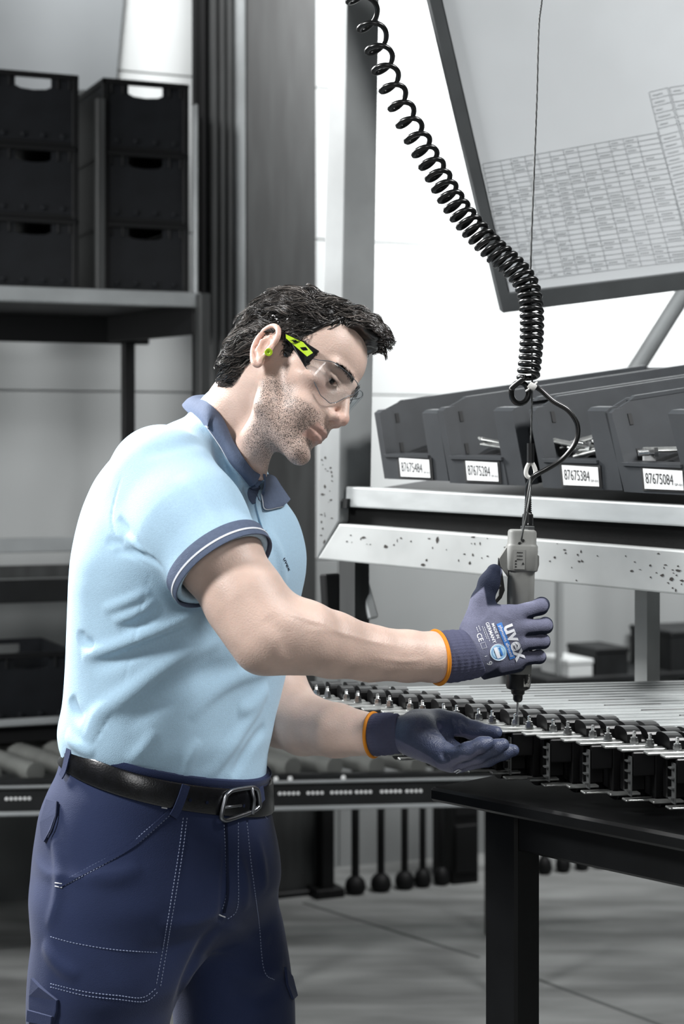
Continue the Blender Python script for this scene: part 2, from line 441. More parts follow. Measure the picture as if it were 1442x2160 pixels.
# ---------------------------------------------------------------- rack with crates
RC = 4.90
rk = empty('storage_rack', 'grey steel rack holding black crates at the left', 'rack', tuple(PB(415, 3200, RC) * [1, 1, 0]))
def bar(p, q, w, d, name, mat, parent, up=None, ch=.003):
    """square bar from p to q, w across, d deep (in the wall frame)"""
    p = np.array(p, float); q = np.array(q, float); t = q - p; L = np.linalg.norm(t); t /= L
    s = np.cross(NB if abs(t @ NB) < .9 else UP, t); s /= np.linalg.norm(s); n = np.cross(t, s)
    g = G(); g.box((p+q)/2, (w/2, d/2, L/2), np.stack([s, n, t], 1), ch); return g.build(name, mat, parent)
ztop = PB(200, 40, RC)[2]
def floor_of(p): return np.array([p[0], p[1], 0.0])
def above(p, z): return np.array([p[0], p[1], z])
p = PB(411, 600, RC); bar(above(p, PB(411, 630, RC)[2]), above(p, ztop - .22), .010, .03, 'upright', 'rack_steel', rk)
p = PB(211, 600, RC + .02); bar(above(p, PB(211, 615, RC)[2]), above(p, ztop - .22), .026, .03, 'upright', 'grey_steel', rk)
p = PB(427, 600, RC - .03); bar(above(p, PB(427, 1530, RC)[2]), above(p, PB(427, 622, RC)[2]), .030, .05, 'front_leg', 'grey_steel', rk)
p = PB(270, 600, RC + .52); bar(floor_of(p), above(p, PB(270, 660, RC + .5)[2]), .036, .04, 'rear_leg', 'rod_black', rk)
l, r = PB(-420, 590, RC), PB(421, 633, RC); zsft = (PB(200, 610, RC)[2] + PB(200, 642, RC)[2]) / 2
hb_ = (PB(200, 608, RC)[2] - PB(200, 640, RC)[2])
bar(above(l, zsft), above(r, zsft), hb_, .03, 'shelf_beam', 'rack_steel', rk)
g = G(); m_ = (above(l, zsft) + above(r, zsft))/2; g.box(m_ + NB*.27 - UP*.004, (np.linalg.norm((r-l)[:2])/2, .25, hb_*.35), RB, .003); g.build('shelf_board', 'dark_steel', rk)
bar(above(l, zsft - .05) + NB*.52, above(r, zsft - .05) + NB*.52, .10, .03, 'rear_beam', 'rod_black', rk)
bar(above(PB(418, 640, RC), zsft - .055) + NB*.02, above(PB(330, 640, RC), zsft - .055) + NB*.5, .02, .085, 'side_beam', 'rod_black', rk)
# lower level
z2 = PB(80, 1170, RC)[2]
bar(above(PB(-420, 1170, RC+.5), z2), above(PB(421, 1170, RC+.5), z2), .045, .03, 'cross_rail', 'rack_steel', rk)
for ya, yb, mt, off in ((1192, 1218, 'grey_steel', .46), (1222, 1270, 'dark_steel', .44)):
    za, zb = PB(80, ya, RC + off)[2], PB(80, yb, RC + off)[2]
    bar(above(PB(-420, 1170, RC+off), (za+zb)/2), above(PB(421, 1170, RC+off), (za+zb)/2), za - zb, .03, 'cross_rail', mt, rk)
zl0, zl1 = PB(80, 1514, RC)[2], PB(80, 1528, RC)[2]
bar(above(l, (zl0+zl1)/2), above(PB(421, 1500, RC), (zl0+zl1)/2), zl0 - zl1, .03, 'shelf_beam', 'rack_steel', rk)
g = G(); m_ = (above(l, zl1-.03) + above(r, zl1-.03))/2; g.box(m_ + NB*.28, (np.linalg.norm((r-l)[:2])/2, .27, .02), RB, .003); g.build('shelf_board', 'rod_black', rk)
p = PB(-410, 600, RC + .52); bar(floor_of(p), above(p, ztop - .22), .03, .04, 'front_leg', 'grey_steel', rk)
settle_list.append(rk)
# crates: open-topped, grip hole front and back, ribs under the rim, studs along the foot
def crate(w, h, d):
    r = empty('stacking_crate', 'x', 'crate'); t = .004; ta = .010
    def shell(name, mat, parts, parent=r):
        g = G()
        for c_, hh in parts: g.box(c_, hh, None, .0015)
        return g.build(name, mat, parent)
    gw, gz0, gz1 = w*.20, h*.76, h*.93            # grip opening
    for y, nm in ((0, 'front_wall'), (d, 'back_wall')):
        g = G()
        g.box((0, y, gz0/2), (w/2*.95, t/2, gz0/2)); g.box((0, y, (gz1+h)/2), (w/2*.95, t/2, (h-gz1)/2))
        for s in (1, -1): g.box((s*(w/2*.95+gw)/2, y, (gz0+gz1)/2), ((w/2*.95-gw)/2, t/2, (gz1-gz0)/2))
        # rounded lower edge of the grip
        g.prism([(-gw, y-t/2, gz0), (-gw, y-t/2, gz0+.010), (-gw*.7, y-t/2, gz0+.003), (0, y-t/2, gz0), ], (0, t, 0)); g.prism([(gw, y-t/2, gz0), (gw, y-t/2, gz0+.010), (gw*.7, y-t/2, gz0+.003), (0, y-t/2, gz0)], (0, t, 0))
        g.build(nm, 'crate_black', r)
    for s in (1, -1): shell('side_wall', 'crate_black', [((s*w/2*.95, d/2, h/2), (t/2, d/2, h/2))])
    shell('bottom', 'crate_black', [((0, d/2, t/2), (w/2*.95, d/2, t/2))])
    shell('rim', 'crate_rim', [((0, -ta/2, h-.008), (w/2, ta/2, .008)), ((0, d+ta/2, h-.008), (w/2, ta/2, .008)), ((w/2-.004, d/2, h-.008), (.004, d/2+ta, .008)), ((-w/2+.004, d/2, h-.008), (.004, d/2+ta, .008))])
    for s in (1, -1): shell('corner_post', 'crate_rim', [((s*(w/2*.93), -ta*.4, h/2), (w*.035, ta*.5, h/2))])
    for x in (-.40, -.27, .27, .40): shell('rib', 'crate_rim', [((x*w, -ta/2, h*.86), (.002, ta/2, h*.07))])
    for x in (-.33, -.11, .11, .33):
        g = G(); g.lathe([(0, .009), (.005, .008), (.006, .004)], (x*w, -t/2, h*.14), (0, -1, 0), 10); g.build('stud', 'crate_black', r)
    shell('foot_rim', 'crate_rim', [((0, -ta*.3, .006), (w/2*.96, ta*.3, .006))])
    return r
def copy_tree(o, parent=None):
    c_ = o.copy(); C.objects.link(c_)
    if parent: c_.parent = parent
    for ch in list(o.children): copy_tree(ch, c_)
    return c_
pA, pB_ = PB(222, 300, RC), PB(404, 300, RC); cw = np.linalg.norm(pB_ - pA); chh = (PB(310, 160, RC)[2] - PB(310, 610, RC)[2]) / 3
proto = crate(cw, chh, .38); first = True
yaw = math.atan2(UB[1], UB[0])
def place_crate(px, z, label, grp, c_=RC):
    global first
    o = proto if first else copy_tree(proto); first = False
    p = PB(px, 400, c_); o.location = (p[0] + NB[0]*.03, p[1] + NB[1]*.03, z); o.rotation_euler = (0, 0, yaw); o['label'] = label
    if grp: o['group'] = grp
    return o
zb = zsft + hb_*.36
for px, cn in ((313, 'right'), (75, 'left')):
    for k, rn in enumerate(('bottom', 'middle', 'top')):
        place_crate(px, zb + k*(chh + .0005), {'top': f'black plastic crate with a bright grip opening, topmost of the {cn} stack', 'middle': f'black plastic crate in the middle of the {cn} stack on the rack', 'bottom': f'black plastic crate at the bottom of the {cn} stack on the rack'}[rn], 'black crates on the upper shelf')
place_crate(70, zl1 - .008, 'black plastic crate on the low shelf behind the man\'s back', None, RC + .03)
# added grey sheet, its colour standing in for shade on the wall above the crates
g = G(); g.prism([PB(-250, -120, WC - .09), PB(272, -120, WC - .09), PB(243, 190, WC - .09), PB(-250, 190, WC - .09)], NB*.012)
tag(g.build('shade_sheet', 'shade_grey'), 'plain grey sheet standing in for shade on the wall above the crates', 'sheet')
# ---------------------------------------------------------------- roller conveyor
cd = np.array([.995, .0998, 0]); cn = np.array([-.0998, .995, 0]); RCV = np.stack([cd, cn, UP], 1)
def PC(px, py, c_): rx = (px - CX)/FPX; return W(px, py, c_/(cn[0]*rx + cn[1]))
CV = 4.66; zt, zbm = PC(300, 1640, CV)[2], PC(300, 1716, CV)[2]
cvr = empty('roller_conveyor', 'long roller conveyor with a dark perforated side rail behind the man', 'conveyor', (-.3, 4.7, 0))
def cbox(u0, u1, d0, d1, z0, z1, name, mat, ch=.003):
    g = G(); g.box(cd*(u0+u1)/2 + cn*(d0+d1)/2 + UP*(z0+z1)/2, ((u1-u0)/2, (d1-d0)/2, (z1-z0)/2), RCV, ch); return g.build(name, mat, cvr)
cbox(-1.6, 1.45, CV, CV+.03, zbm, zt, 'side_rail', 'dark_steel'); cbox(-1.6, 1.45, CV-.012, CV, zt-.022, zt-.014, 'rail_lip', 'rack_steel'); cbox(-1.6, 1.45, CV+.62, CV+.65, zbm, zt, 'side_rail', 'dark_steel')
cbox(-1.6, 1.45, CV-.006, CV, zbm, zbm+.012, 'rail_foot', 'rack_steel')
for i in range(26):
    u = -1.5 + i*.112; sl = .16
    g = G(); g.cyl(cd*(u+sl) + cn*(CV+.035) + UP*(zt+.012), cd*(u-sl) + cn*(CV+.615) + UP*(zt+.012), .026, n=14); g.build('roller', 'roller_grey', cvr, auto=True)
hd_ = G(); u0 = PC(560, 1672, CV) @ cd
for px0, n_ in ((14, 6), (590, 5), (650, 4), (700, 5), (752, 4), (805, 5), (858, 4)):
    for k in range(n_):
        p = PC(px0 + k*9.6, 1676 if px0 > 300 else 1702, CV); p[2] = zbm + (.045 if px0 > 300 else .045); hd_.lathe([(0, .0044), (.002, .0042), (.003, .002)], p - cn*.0002, -cn, 8)
hd_.build('lit_hole', 'hole_white', cvr)['kind'] = 'stuff'  # white discs standing in for light seen through the rail's holes
for px, y in ((582, 1644), (612, 1646), (724, 1642)):
    g = G(); p = PC(px, y, CV); p[2] = zt - .010; g.lathe([(0, .0065), (.004, .006), (.005, .003)], p, -cn, 10); g.build('bolt', 'hole_white', cvr)
for u, dd in ((-1.1, CV+.015), (-1.1, CV+.63), (.2, CV+.015), (.2, CV+.63), (.91, CV+.015), (.98, CV+.63)):
    cbox(u-.016, u+.016, dd-.015, dd+.015, 0, zbm, 'leg', 'dark_steel')
settle_list.append(cvr)
# black rods with ball feet leaning by the wall
for i, (px, yt, yb, wd2) in enumerate(((749, 1690, 1872, 17), (803, 1688, 1866, 16), (853, 1686, 1862, 15), (891, 1684, 1857, 14), (931, 1682, 1852, 14), (1106, 1700, 1838, 15), (1148, 1698, 1832, 15), (1187, 1696, 1826, 14), (1227, 1694, 1820, 14), (1265, 1692, 1814, 13))):
    p = PB(px, yb, 5.38); zc = max(p[2], .03); q = floor_of(p); r = wd2/2/FPX*p[1]
    root = empty('support_rod', f'{["first","second","third","fourth","fifth","sixth","seventh","eighth","ninth","tenth"][i]} from the left of the black upright rods with a ball foot by the wall', 'rod', tuple(q), 'black rods with ball feet')
    g = G(); g.cyl(q + UP*.03, q + UP*(zbm + .02), r, n=12); g.build('rod', 'rod_black', root, auto=True)
    g = G(); b_r = (.036, .036, .034, .030, .029, .028, .027, .027, .026, .026)[i]; g.lathe([(0, b_r*.6), (.008, b_r*.9), (.024, b_r), (.042, b_r*.9), (.055, b_r*.6), (.06, r)], q, UP, 14); g.build('ball_foot', 'rod_black', root, auto=True); settle_list.append(root)
g = G(); p, q = PB(668, 1885, 5.36), PB(722, 1885, 5.36); g.box(((p+q)/2)*[1, 1, 0] + UP*.28 + NB*.04, (.022, .03, .28), RB, .004); g.box(((p+q)/2)*[1, 1, 0] + UP*.015 + NB*.04, (.05, .05, .015), RB, .003)
tag(g.build('support_post', 'rod_black'), 'thick black post with a foot plate left of the upright rods', 'post')
g = G(); p, q = PB(960, 1855, 5.34), PB(1015, 1855, 5.34); g.box(((p+q)/2)*[1, 1, 0] + UP*.31 + NB*.10, (np.linalg.norm(q-p)/2, .08, .31), RB, .006)
for k in range(3): g.box(((p+q)/2)*[1, 1, 0] + UP*(.12 + .19*k) + NB*.016, (np.linalg.norm(q-p)/2*.85, .006, .08), RB, .003)
tag(g.build('dark_cabinet', 'rod_black'), 'narrow black cabinet standing behind the table leg', 'cabinet')
for r_ in settle_list:
    for ch in r_.children: ch.location = [ch.location[i] - r_.location[i] for i in range(3)]
def settle(root):
    for ch in root.children: ch.location = [ch.location[i] - root.location[i] for i in range(3)]
# ---------------------------------------------------------------- steel bench frame with the bin shelf
KR = .95; RN = np.array([KR, 1, 0]); RN /= np.linalg.norm(RN); RU = np.array([1, -KR, 0]); RU /= np.linalg.norm(RU)
def PR(px, py, off=0.0):
    rx = (px - CX)/FPX; return W(px, py, (3.208 + off*1.379)/(1 + KR*rx))
fr = empty('bench_frame', 'pale steel frame with chipped paint carrying the parts bins', 'frame', tuple(PR(690, 1175) * [1, 1, 0]))
def slab(px, off, depth, name, mat, parent=fr, bev=.003):
    g = G(); g.prism([PR(x, y, off) for x, y in px], RN*depth); o = g.build(name, mat, parent)
    if bev:
        bm = bmesh.new(); bm.from_mesh(o.data); bmesh.ops.bevel(bm, geom=list(bm.edges), offset=bev, segments=2, affect='EDGES', profile=.6); bm.to_mesh(o.data); bm.free()
    return o
slab([(701, -160), (735, -160), (714, 1100), (668, 1180), (672, 1000)], 0, .085, 'post', 'post_alu')
slab([(715, 1105), (1560, 1171), (1560, 1267), (669, 1179)], 0, .06, 'lower_beam', 'galvanised')
slab([(720, 1064), (1560, 1118), (1560, 1176), (716, 1110)], .025, .03, 'brush_strip', 'brush_black', bev=0)
slab([(729, 1026), (1560, 1073), (1560, 1118), (727, 1069)], .012, .035, 'shelf_rail', 'aluminium')
slab([(722, 1052), (732, 1052), (731, 1072), (720, 1072)], .004, .02, 'rail_clip', 'dark_steel', bev=0)
# chipped paint on the beam and post, thin flakes
rnd = random.Random(12); ch = G()
def chip(px, py, s, parent_g):
    n = rnd.randint(5, 7); e_ = rnd.uniform(.5, 1.6); pts = [(px + s*e_*rnd.uniform(.3, 1.4)*math.cos(2*PI*k/n), py + s/e_*rnd.uniform(.3, 1.4)*math.sin(2*PI*k/n)) for k in range(n)]
    parent_g.prism([PR(x, y, -.0006) for x, y in pts], RN*.0008)
for i in range(80):
    cl_ = rnd.choice([(1150, 1170, 40), (1350, 1195, 45), (760, 1150, 70), (1420, 1240, 20), (880, 1130, 60), (1200, 1190, 200), (1020, 1150, 40)])
    px = rnd.gauss(cl_[0], cl_[2]); t = (px - 715)/845; ya, yb_ = 1108 + t*64, 1178 + t*85; py = min(yb_ - 4, max(ya + 4, rnd.gauss(ya + (cl_[1]-ya)*.5 + 20, 16)))
    if 722 < px < 1440: chip(px, py, rnd.choice([1.2, 1.5, 2, 2.5, 4]), ch)
for i in range(22):
    py = rnd.uniform(960, 1150); chip(rnd.uniform(676, 700), py, rnd.choice([1, 1.5, 2, 3]), ch)
o = ch.build('paint_chips', 'chip_dark', fr); o['kind'] = 'stuff'
# legs below the beam
for (x0, x1, y0, y1, off, mt, nm) in ((716, 748, 1180, 3300, .12, 'grey_steel', 'hanger_plate'), (1338, 1364, 1235, 3000, .28, 'galvanised', 'leg')):
    a = PR(x0, y0, off); b = PR(x1, y0, off); a2_ = a.copy(); b2_ = b.copy(); a2_[2] = b2_[2] = 1.085 if nm == 'hanger_plate' else .945
    g = G(); g.prism([a, b, b2_, a2_], RN*.04); g.build(nm, mt, fr)
q_ = above(PR(1351, 1235, .28), .962) + RN*.02; bar(q_, q_ + np.array([.68, -.734, 0])*.185, .03, .03, 'table_brace', 'dark_steel', fr)
bar(PR(756, 1190, .16), PR(787, 1305, .16), .02, .012, 'brace', 'aluminium', fr); bar(PR(695, 1210, .14), PR(700, 1300, .14), .032, .03, 'foot_block', 'rod_black', fr)
a, b = PR(735, 1040, .05), PR(1560, 1090, .05)
g = G(); sd = np.array([.85, .53, .125]); sd /= np.linalg.norm(sd)
g.prism([a, b, b + sd*.66, a + sd*.66], (0, 0, -.012)); g.build('shelf_plate', 'bin_dark', fr)
settle(fr)
# ---- open-fronted parts bins
def axes_bin(tl, bl, br, off=.02, L=.64):
    A, B, Cc = PR(*tl, off), PR(*bl, off), PR(*br, off)
    return B, Cc - B, A - B, sd * L
def bin_box(g, ax, u0, u1, v0, v1, w0, w1):
    B, U, V, D = ax
    P = [B + U*u + V*v + D*w for u in (u0, u1) for v in (v0, v1) for w in (w0, w1)]
    g.add(P, [(0, 1, 3, 2), (4, 6, 7, 5), (0, 4, 5, 1), (2, 3, 7, 6), (0, 2, 6, 4), (1, 5, 7, 3)])
def bin_poly(g, ax, pts, u0, u1):
    B, U, V, D = ax; g.prism([B + U*u0 + V*v + D*w for v, w in pts], U*(u1-u0))
nums = ['87675484', '87675284', '87675384', '87675084']
bins = [((796, 868), (818, 1009), (946, 1014)), ((929, 863), (957, 1018), (1108, 1024)), ((1122, 863), (1154, 1028), (1312, 1034)), ((1283, 867), (1325, 1037), (1496, 1046))]
cards = [((841, 966), (904, 1006)), ((981, 972), (1048, 1014)), ((1184, 981), (1260, 1024)), ((1355, 988), (1438, 1032))]
where = ['leftmost', 'second from left', 'third from left', 'rightmost']
BINAX = []
for i, (tl, bl, br) in enumerate(bins):
    ax = axes_bin(tl, bl, br); BINAX.append(ax); B, U, V, D = ax
    root = empty('parts_bin', f'dark grey open-fronted parts bin with card {nums[i]}, {where[i]} in the row', 'bin', tuple(B), 'parts bins on the bench shelf')
    side = [(0, 0), (.98, 0), (1.10, .075), (1.14, 1), (0, 1)]
    for u0, u1 in ((0, .025), (.975, 1)):
        g = G(); bin_poly(g, ax, side, u0, u1); g.build('side_wall', 'bin_plastic', root)
    g = G(); bin_box(g, ax, 0, 1, 1.08, 1.13, .99, 1.0); bin_box(g, ax, 0, 1, 0, 1.08, .985, .995); g.build('back_wall', 'bin_plastic', root)
    g = G(); bin_box(g, ax, .02, .98, 0, .02, 0, .99); g.build('base', 'bin_dark', root)
    for u0, u1 in ((-.03, .06), (1-.23, 1.03)):
        g = G(); bin_poly(g, ax, [(0, -.006), (.98, -.006), (1.02, .008), (1.02, .035), (0, .035)], u0, u1); g.build('front_flange', 'bin_plastic', root)
    g = G(); bin_box(g, ax, .05, .79, 0, .36, -.008, .012); bin_box(g, ax, .05, .79, .33, .37, -.014, .03); g.build('front_lip', 'bin_plastic', root)
    for u in (-.04, 1.0):
        g = G(); bin_poly(g, ax, [(1.07, .07), (1.12, .09), (1.165, 1), (1.12, 1)], u, u + .055); g.build('rim', 'bin_plastic', root)
    for v, hh in ((.80, .14), (.36, .14)):
        g = G(); bin_box(g, ax, .028, .034, v, v + hh, .05, .062); g.build('slot', 'ink', root)
    (x0, y0), (x1, y1) = cards[i]
    sl_ = .06
    qc = [PR(x0, y0, .012), PR(x1, y0 + (x1-x0)*sl_, .012), PR(x1 + 3, y1 + (x1-x0)*sl_*.5, .012), PR(x0 + 4, y1 - 1, .012)]
    hold = [PR(x0 - 5, y0 - 4, .0135), PR(x1 + 5, y0 - 4 + (x1-x0)*sl_, .0135), PR(x1 + 9, y1 + 4 + (x1-x0)*sl_*.5, .0135), PR(x0, y1 + 3, .0135)]
    g = G(); g.prism(hold, RN*.002); h_ = g.build('card_holder', 'ink', root); g = G(); g.prism(qc, RN*.0008); cd_o = g.build('label_card', 'card_white', h_)
    Vt, Ft = text_mesh(nums[i], 1.0, .0, 'LEFT', sx=.74); x0t = Vt[:, 0].min(); x1t = Vt[:, 0].max()
    ex = (qc[1]-qc[0]); ey = (qc[0]-qc[3]); wfrac = .70
    f = (Vt[:, 0] - x0t)/(x1t - x0t)*wfrac + .05; yy = .50 + Vt[:, 1]*.74
    P = qc[3] + f[:, None]*ex + yy[:, None]*ey - RN*.0004; o = mk('card_number', P, Ft, 'ink', root)
    Vt, Ft = text_mesh('SP-01', 1.0, 0, 'LEFT', sx=.74)
    f = (Vt[:, 0] - Vt[:, 0].min())/(np.ptp(Vt[:, 0]))*.19 + .78; yy = .30 + Vt[:, 1]*.16; 
    mk('card_small_print', qc[3] + f[:, None]*ex + yy[:, None]*ey - RN*.0004, Ft, 'ink', root)
    settle(root)
# ---- loose hardware in the bins
def in_bin(i, u, v, w): B, U, V, D = BINAX[i]; return B + U*u + V*v + D*w
hx = math.sqrt(3)/2
def hexprism(g, c, ax_, r, h): g.cyl(c, np.array(c) + np.array(ax_)*h, r, n=6)
def bolt(loc, d, L, label, grp):
    d = np.array(d, float); d /= np.linalg.norm(d); r = empty('hex_bolt', label, 'bolt', tuple(loc), grp)
    g = G(); hexprism(g, (0, 0, 0), d, .0085, .006); g.build('head', 'chrome', r); g = G(); g.cyl(d*.006, d*(.006+L), .0048, n=10)
    for k in range(8): g.lathe([(0, .0048), (.0012, .0056), (.0024, .0048)], d*(.006 + L*.3 + k*L*.085), d, 10)
    g.build('shank', 'chrome', r, auto=True); return r
def strip(loc, d, n_, L, w, t, label, grp, mat='bar_silver'):
    d = np.array(d, float); d /= np.linalg.norm(d); n_ = np.array(n_, float); n_ -= d*(n_@d); n_ /= np.linalg.norm(n_); s = np.cross(n_, d)
    g = G(); g.box((0, 0, 0), (L/2, w/2, t/2), np.stack([d, s, n_], 1), t*.3)
    for k in (-.8, .8): g.lathe([(0, w*.30), (.0012, w*.30), (.0012, w*.16)], d*L/2*k + n_*t/2, n_, 10)
    o = g.build('metal_strip', mat); o.location = tuple(loc); return tag(o, label, 'strip', grp)
r_ = random.Random(5)
for i, n_ in ((1, 7), (2, 13), (3, 12)):
    for k in range(n_):
        u = r_.uniform(.16, .66) if i > 1 else r_.uniform(.40, .66); w = r_.uniform(.03, .26); v = .43 + 1.1*(w - .03) + .06*r_.random()
        d = (r_.uniform(-1, 1), r_.uniform(-.6, .6), r_.uniform(-.25, .35))
        b_ = {1: 'second bin from the left', 2: 'third bin from the left', 3: 'rightmost bin'}[i]
        if k % 3 == 0 and i > 1: bolt(in_bin(i, u, v, w), d, r_.uniform(.018, .03), f'shiny hex bolt in the heap of the {b_}', f'hex bolts in the {b_}')
        else: strip(in_bin(i, u, v, w), d, (0, -.4, 1), r_.uniform(.05, .085), r_.uniform(.012, .018), .004, f'bright metal strip in the heap of the {b_}', f'metal strips in the {b_}')
def px_of(o): return CX + o.location[0]/o.location[1]*FPX
ORD = ['leftmost', 'second from the left', 'third from the left', 'fourth from the left', 'fifth from the left', 'sixth from the left', 'seventh from the left', 'eighth from the left', 'ninth from the left']
for gname in {o['group'] for o in C.objects if o.get('category') in ('bolt', 'strip')}:
    for k, o in enumerate(sorted([o for o in C.objects if o.get('group') == gname], key=px_of)): o['label'] = f'{ORD[k]} of the {"shiny" if "bolt" in gname else "bright"} {gname}'
for i in range(4):
    g = G(); B, U, V, D = BINAX[i]; rr = random.Random(i); n_ = 9; 
    pts = [[B + U*(.06 + .88*a/n_) + D*(.05 + .6*b/n_) + V*(.30 + .60*(b/n_) + (.12*(a/n_)) + rr.uniform(-.03, .04)) for a in range(n_+1)] for b in range(n_+1)]
    flat = [p for row in pts for p in row]; g.add(flat, [(j*(n_+1)+k, j*(n_+1)+k+1, (j+1)*(n_+1)+k+1, (j+1)*(n_+1)+k) for j in range(n_) for k in range(n_)])
    low = [p - V*.25 for p in flat]; g.add(low, [(j*(n_+1)+k, (j+1)*(n_+1)+k, (j+1)*(n_+1)+k+1, j*(n_+1)+k+1) for j in range(n_) for k in range(n_)])
    o = g.build('small_parts', 'bin_dark'); tag(o, f'dark heap of small parts filling the {["leftmost bin", "second bin from the left", "third bin from the left", "rightmost bin"][i]}', 'parts'); o['kind'] = 'stuff'
g = G(); B = in_bin(3, .14, .42, .06); g.box(B, (.010, .006, .012), None, .001); tag(g.build('white_tab', 'card_white'), 'small pale tab at the front corner of the rightmost bin', 'tab')
# ---- diagonal strut beyond the bins, things under the bench
g = G(); g.cyl(W(1290, 860, 4.3), W(1560, 430, 4.3), .021, n=20); g.lathe([(0, .026), (.03, .026)], W(1290, 860, 4.3), W(1560, 430, 4.3) - W(1290, 860, 4.3), 20)
tag(g.build('diagonal_strut', 'rack_steel', auto=True), 'grey diagonal tube rising behind the bins at the right', 'tube')
def solid_box(px0, px1, y0, y1, c_, d, name, mat, label, cat, tofloor=False):
    a, b = PB(px0, y0, c_), PB(px1, y0, c_); z0 = 0 if tofloor else PB(px0, y1, c_)[2]; z1 = a[2]; g = G()
    g.box(((a+b)/2)*[1, 1, 0] + NB*d/2 + UP*(z0+z1)/2, (np.linalg.norm((b-a)[:2])/2, d/2, (z1-z0)/2), RB, .006)
    g.box(((a+b)/2)*[1, 1, 0] + NB*d/2 + UP*z1, (np.linalg.norm((b-a)[:2])/2 + .003, d/2 + .003, .010), RB, .004)
    return tag(g.build(name, mat), label, cat)
solid_box(1199, 1250, 1398, 1432, 5.44, .2, 'carton', 'wall_white', 'small white carton on the wall shelf under the bench', 'box')
solid_box(1256, 1325, 1374, 1432, 5.44, .2, 'storage_box', 'dark_steel', 'dark storage box between the white carton and the bench leg', 'box')
solid_box(1416, 1560, 1338, 1432, 5.44, .28, 'storage_box', 'dark_steel', 'large dark storage box right of the bench leg', 'box')
g = G(); a, b = PB(1150, 1432, 5.42), PB(1700, 1432, 5.42); zw = a[2] - .013; g.box(above((a+b)/2, zw) + NB*.16, (np.linalg.norm((b-a)[:2])/2, .17, .012), RB, .003)
for t_ in (.1, .4, .7): q_ = a + (b-a)*t_; g.box(above(q_, zw - .07) + NB*.2, (.012, .12, .06), RB, .003)
tag(g.build('wall_shelf', 'dark_steel'), 'dark shelf on the back wall under the bench carrying boxes and posts', 'shelf')
for px, r_p, nm, mt, lab in ((1179, .011, 'steel_post', 'post_grey', 'slim grey steel post standing on the wall shelf beside the white carton'), (1374, .018, 'black_post', 'rod_black', 'black steel post standing on the wall shelf at the right')):
    g = G(); a = PB(px, 1190, 5.50); zb_ = PB(px, 1432, 5.50)[2]; g.box(above(a, (a[2] + .35 + zb_)/2), (r_p, r_p, (a[2] + .35 - zb_)/2), RB, .002); g.box(above(a, zb_ + .006), (r_p*1.6, r_p*1.6, .006), RB, .002); tag(g.build(nm, mt), lab, 'post')
# ---------------------------------------------------------------- chart board
def PBd(px, py, off=0.0):
    rx, rz = (px - CX)/FPX, -(py - HY)/FPX       # plane Y = 3.35 - .35 (z - 1.7) + .30 (x - .3) - off
    Y = (3.35 + off - .35*(CAMZ - 1.7) - .09)/(1 + .35*rz - .30*rx); return W(px, py, Y)
bd = empty('chart_board', 'dark framed board with a grey printed sheet hanging above the bins', 'board', tuple(PBd(1061, 660)))
nbd = np.array([-.30, 1, .35]); nbd /= np.linalg.norm(nbd)
def on_board(px, off, t, name, mat, parent=bd, bev=0):
    g = G(); g.prism([PBd(x, y, off) for x, y in px], nbd*t); return g.build(name, mat, parent)
E_ = [(868, -160), (1061, 660), (1700, 579)]; I_ = [(894, -160), (1073, 620), (1700, 544)]
on_board([(868, -160), (894, -160), (1073, 620), (1061, 660)], 0, .02, 'frame_side', 'board_frame'); on_board([(1061, 660), (1073, 620), (1700, 544), (1700, 579)], 0, .02, 'frame_foot', 'board_frame')
on_board([(868, -160), (1061, 660), (1700, 579), (1700, -160)], .02, .006, 'back_panel', 'board_frame')
# sheet, slightly wavy
nx, ny = 28, 28; V = []
for j in range(ny + 1):
    for i in range(nx + 1):
        f, h_ = i/nx, j/ny; L_ = np.array([896 + (1075-896)*h_, -160 + (618+160)*h_]); R_ = np.array([1700, -160 + (542+160)*h_]); q = L_ + (R_ - L_)*f
        V.append(PBd(q[0], q[1], .012 + .0006*math.sin(f*9 + h_*4) * math.sin(h_*5)))
F = [(j*(nx+1)+i, j*(nx+1)+i+1, (j+1)*(nx+1)+i+1, (j+1)*(nx+1)+i) for j in range(ny) for i in range(nx)]
sh = mk('printed_sheet', V, F, 'print_sheet', bd, True)
pt = G(); NP_ = nbd
def seg(a, b, w=.55):
    a = np.array(a, float); b = np.array(b, float); d = b - a; d /= np.linalg.norm(d) + 1e-9; s = np.array([-d[1], d[0]])*w
    n_ = max(1, int(np.linalg.norm(b-a)/45)); 
    L1 = [PBd(*(a + (b-a)*k/n_ + s), .0110) for k in range(n_+1)]; L2 = [PBd(*(a + (b-a)*k/n_ - s), .0110) for k in range(n_+1)]
    pt.add(L1 + L2, [(k, k+1, n_+2+k, n_+1+k) for k in range(n_)])
def grid(tl, tr, br, bl, rows_, cols, seed, txt=.6):
    tl, tr, br, bl = [np.array(x, float) for x in (tl, tr, br, bl)]; rr = random.Random(seed); Q = lambda u, v: (tl*(1-u) + tr*u)*(1-v) + (bl*(1-u) + br*u)*v
    for j in range(rows_ + 1): seg(Q(0, j/rows_), Q(1, j/rows_))
    for u in cols: seg(Q(u, 0), Q(u, 1))
    cs = list(cols)
    for j in range(rows_):
        for k in range(len(cs) - 1):
            if rr.random() < txt and cs[k+1] - cs[k] > .01:
                u = cs[k] + .15*(cs[k+1]-cs[k]); e = cs[k] + rr.uniform(.45, .85)*(cs[k+1]-cs[k]); v = (j + .55)/rows_
                while u < e: seg(Q(u, v), Q(min(e, u + .008), v), 1.5); u += .012
grid((1018, 345), (1387, 279), (1462, 548), (1071, 596), 25, [0, .10, .16, .24, .31, .38, .46, .54, .64, .72, .80, .88, 1.0], 2, .45)
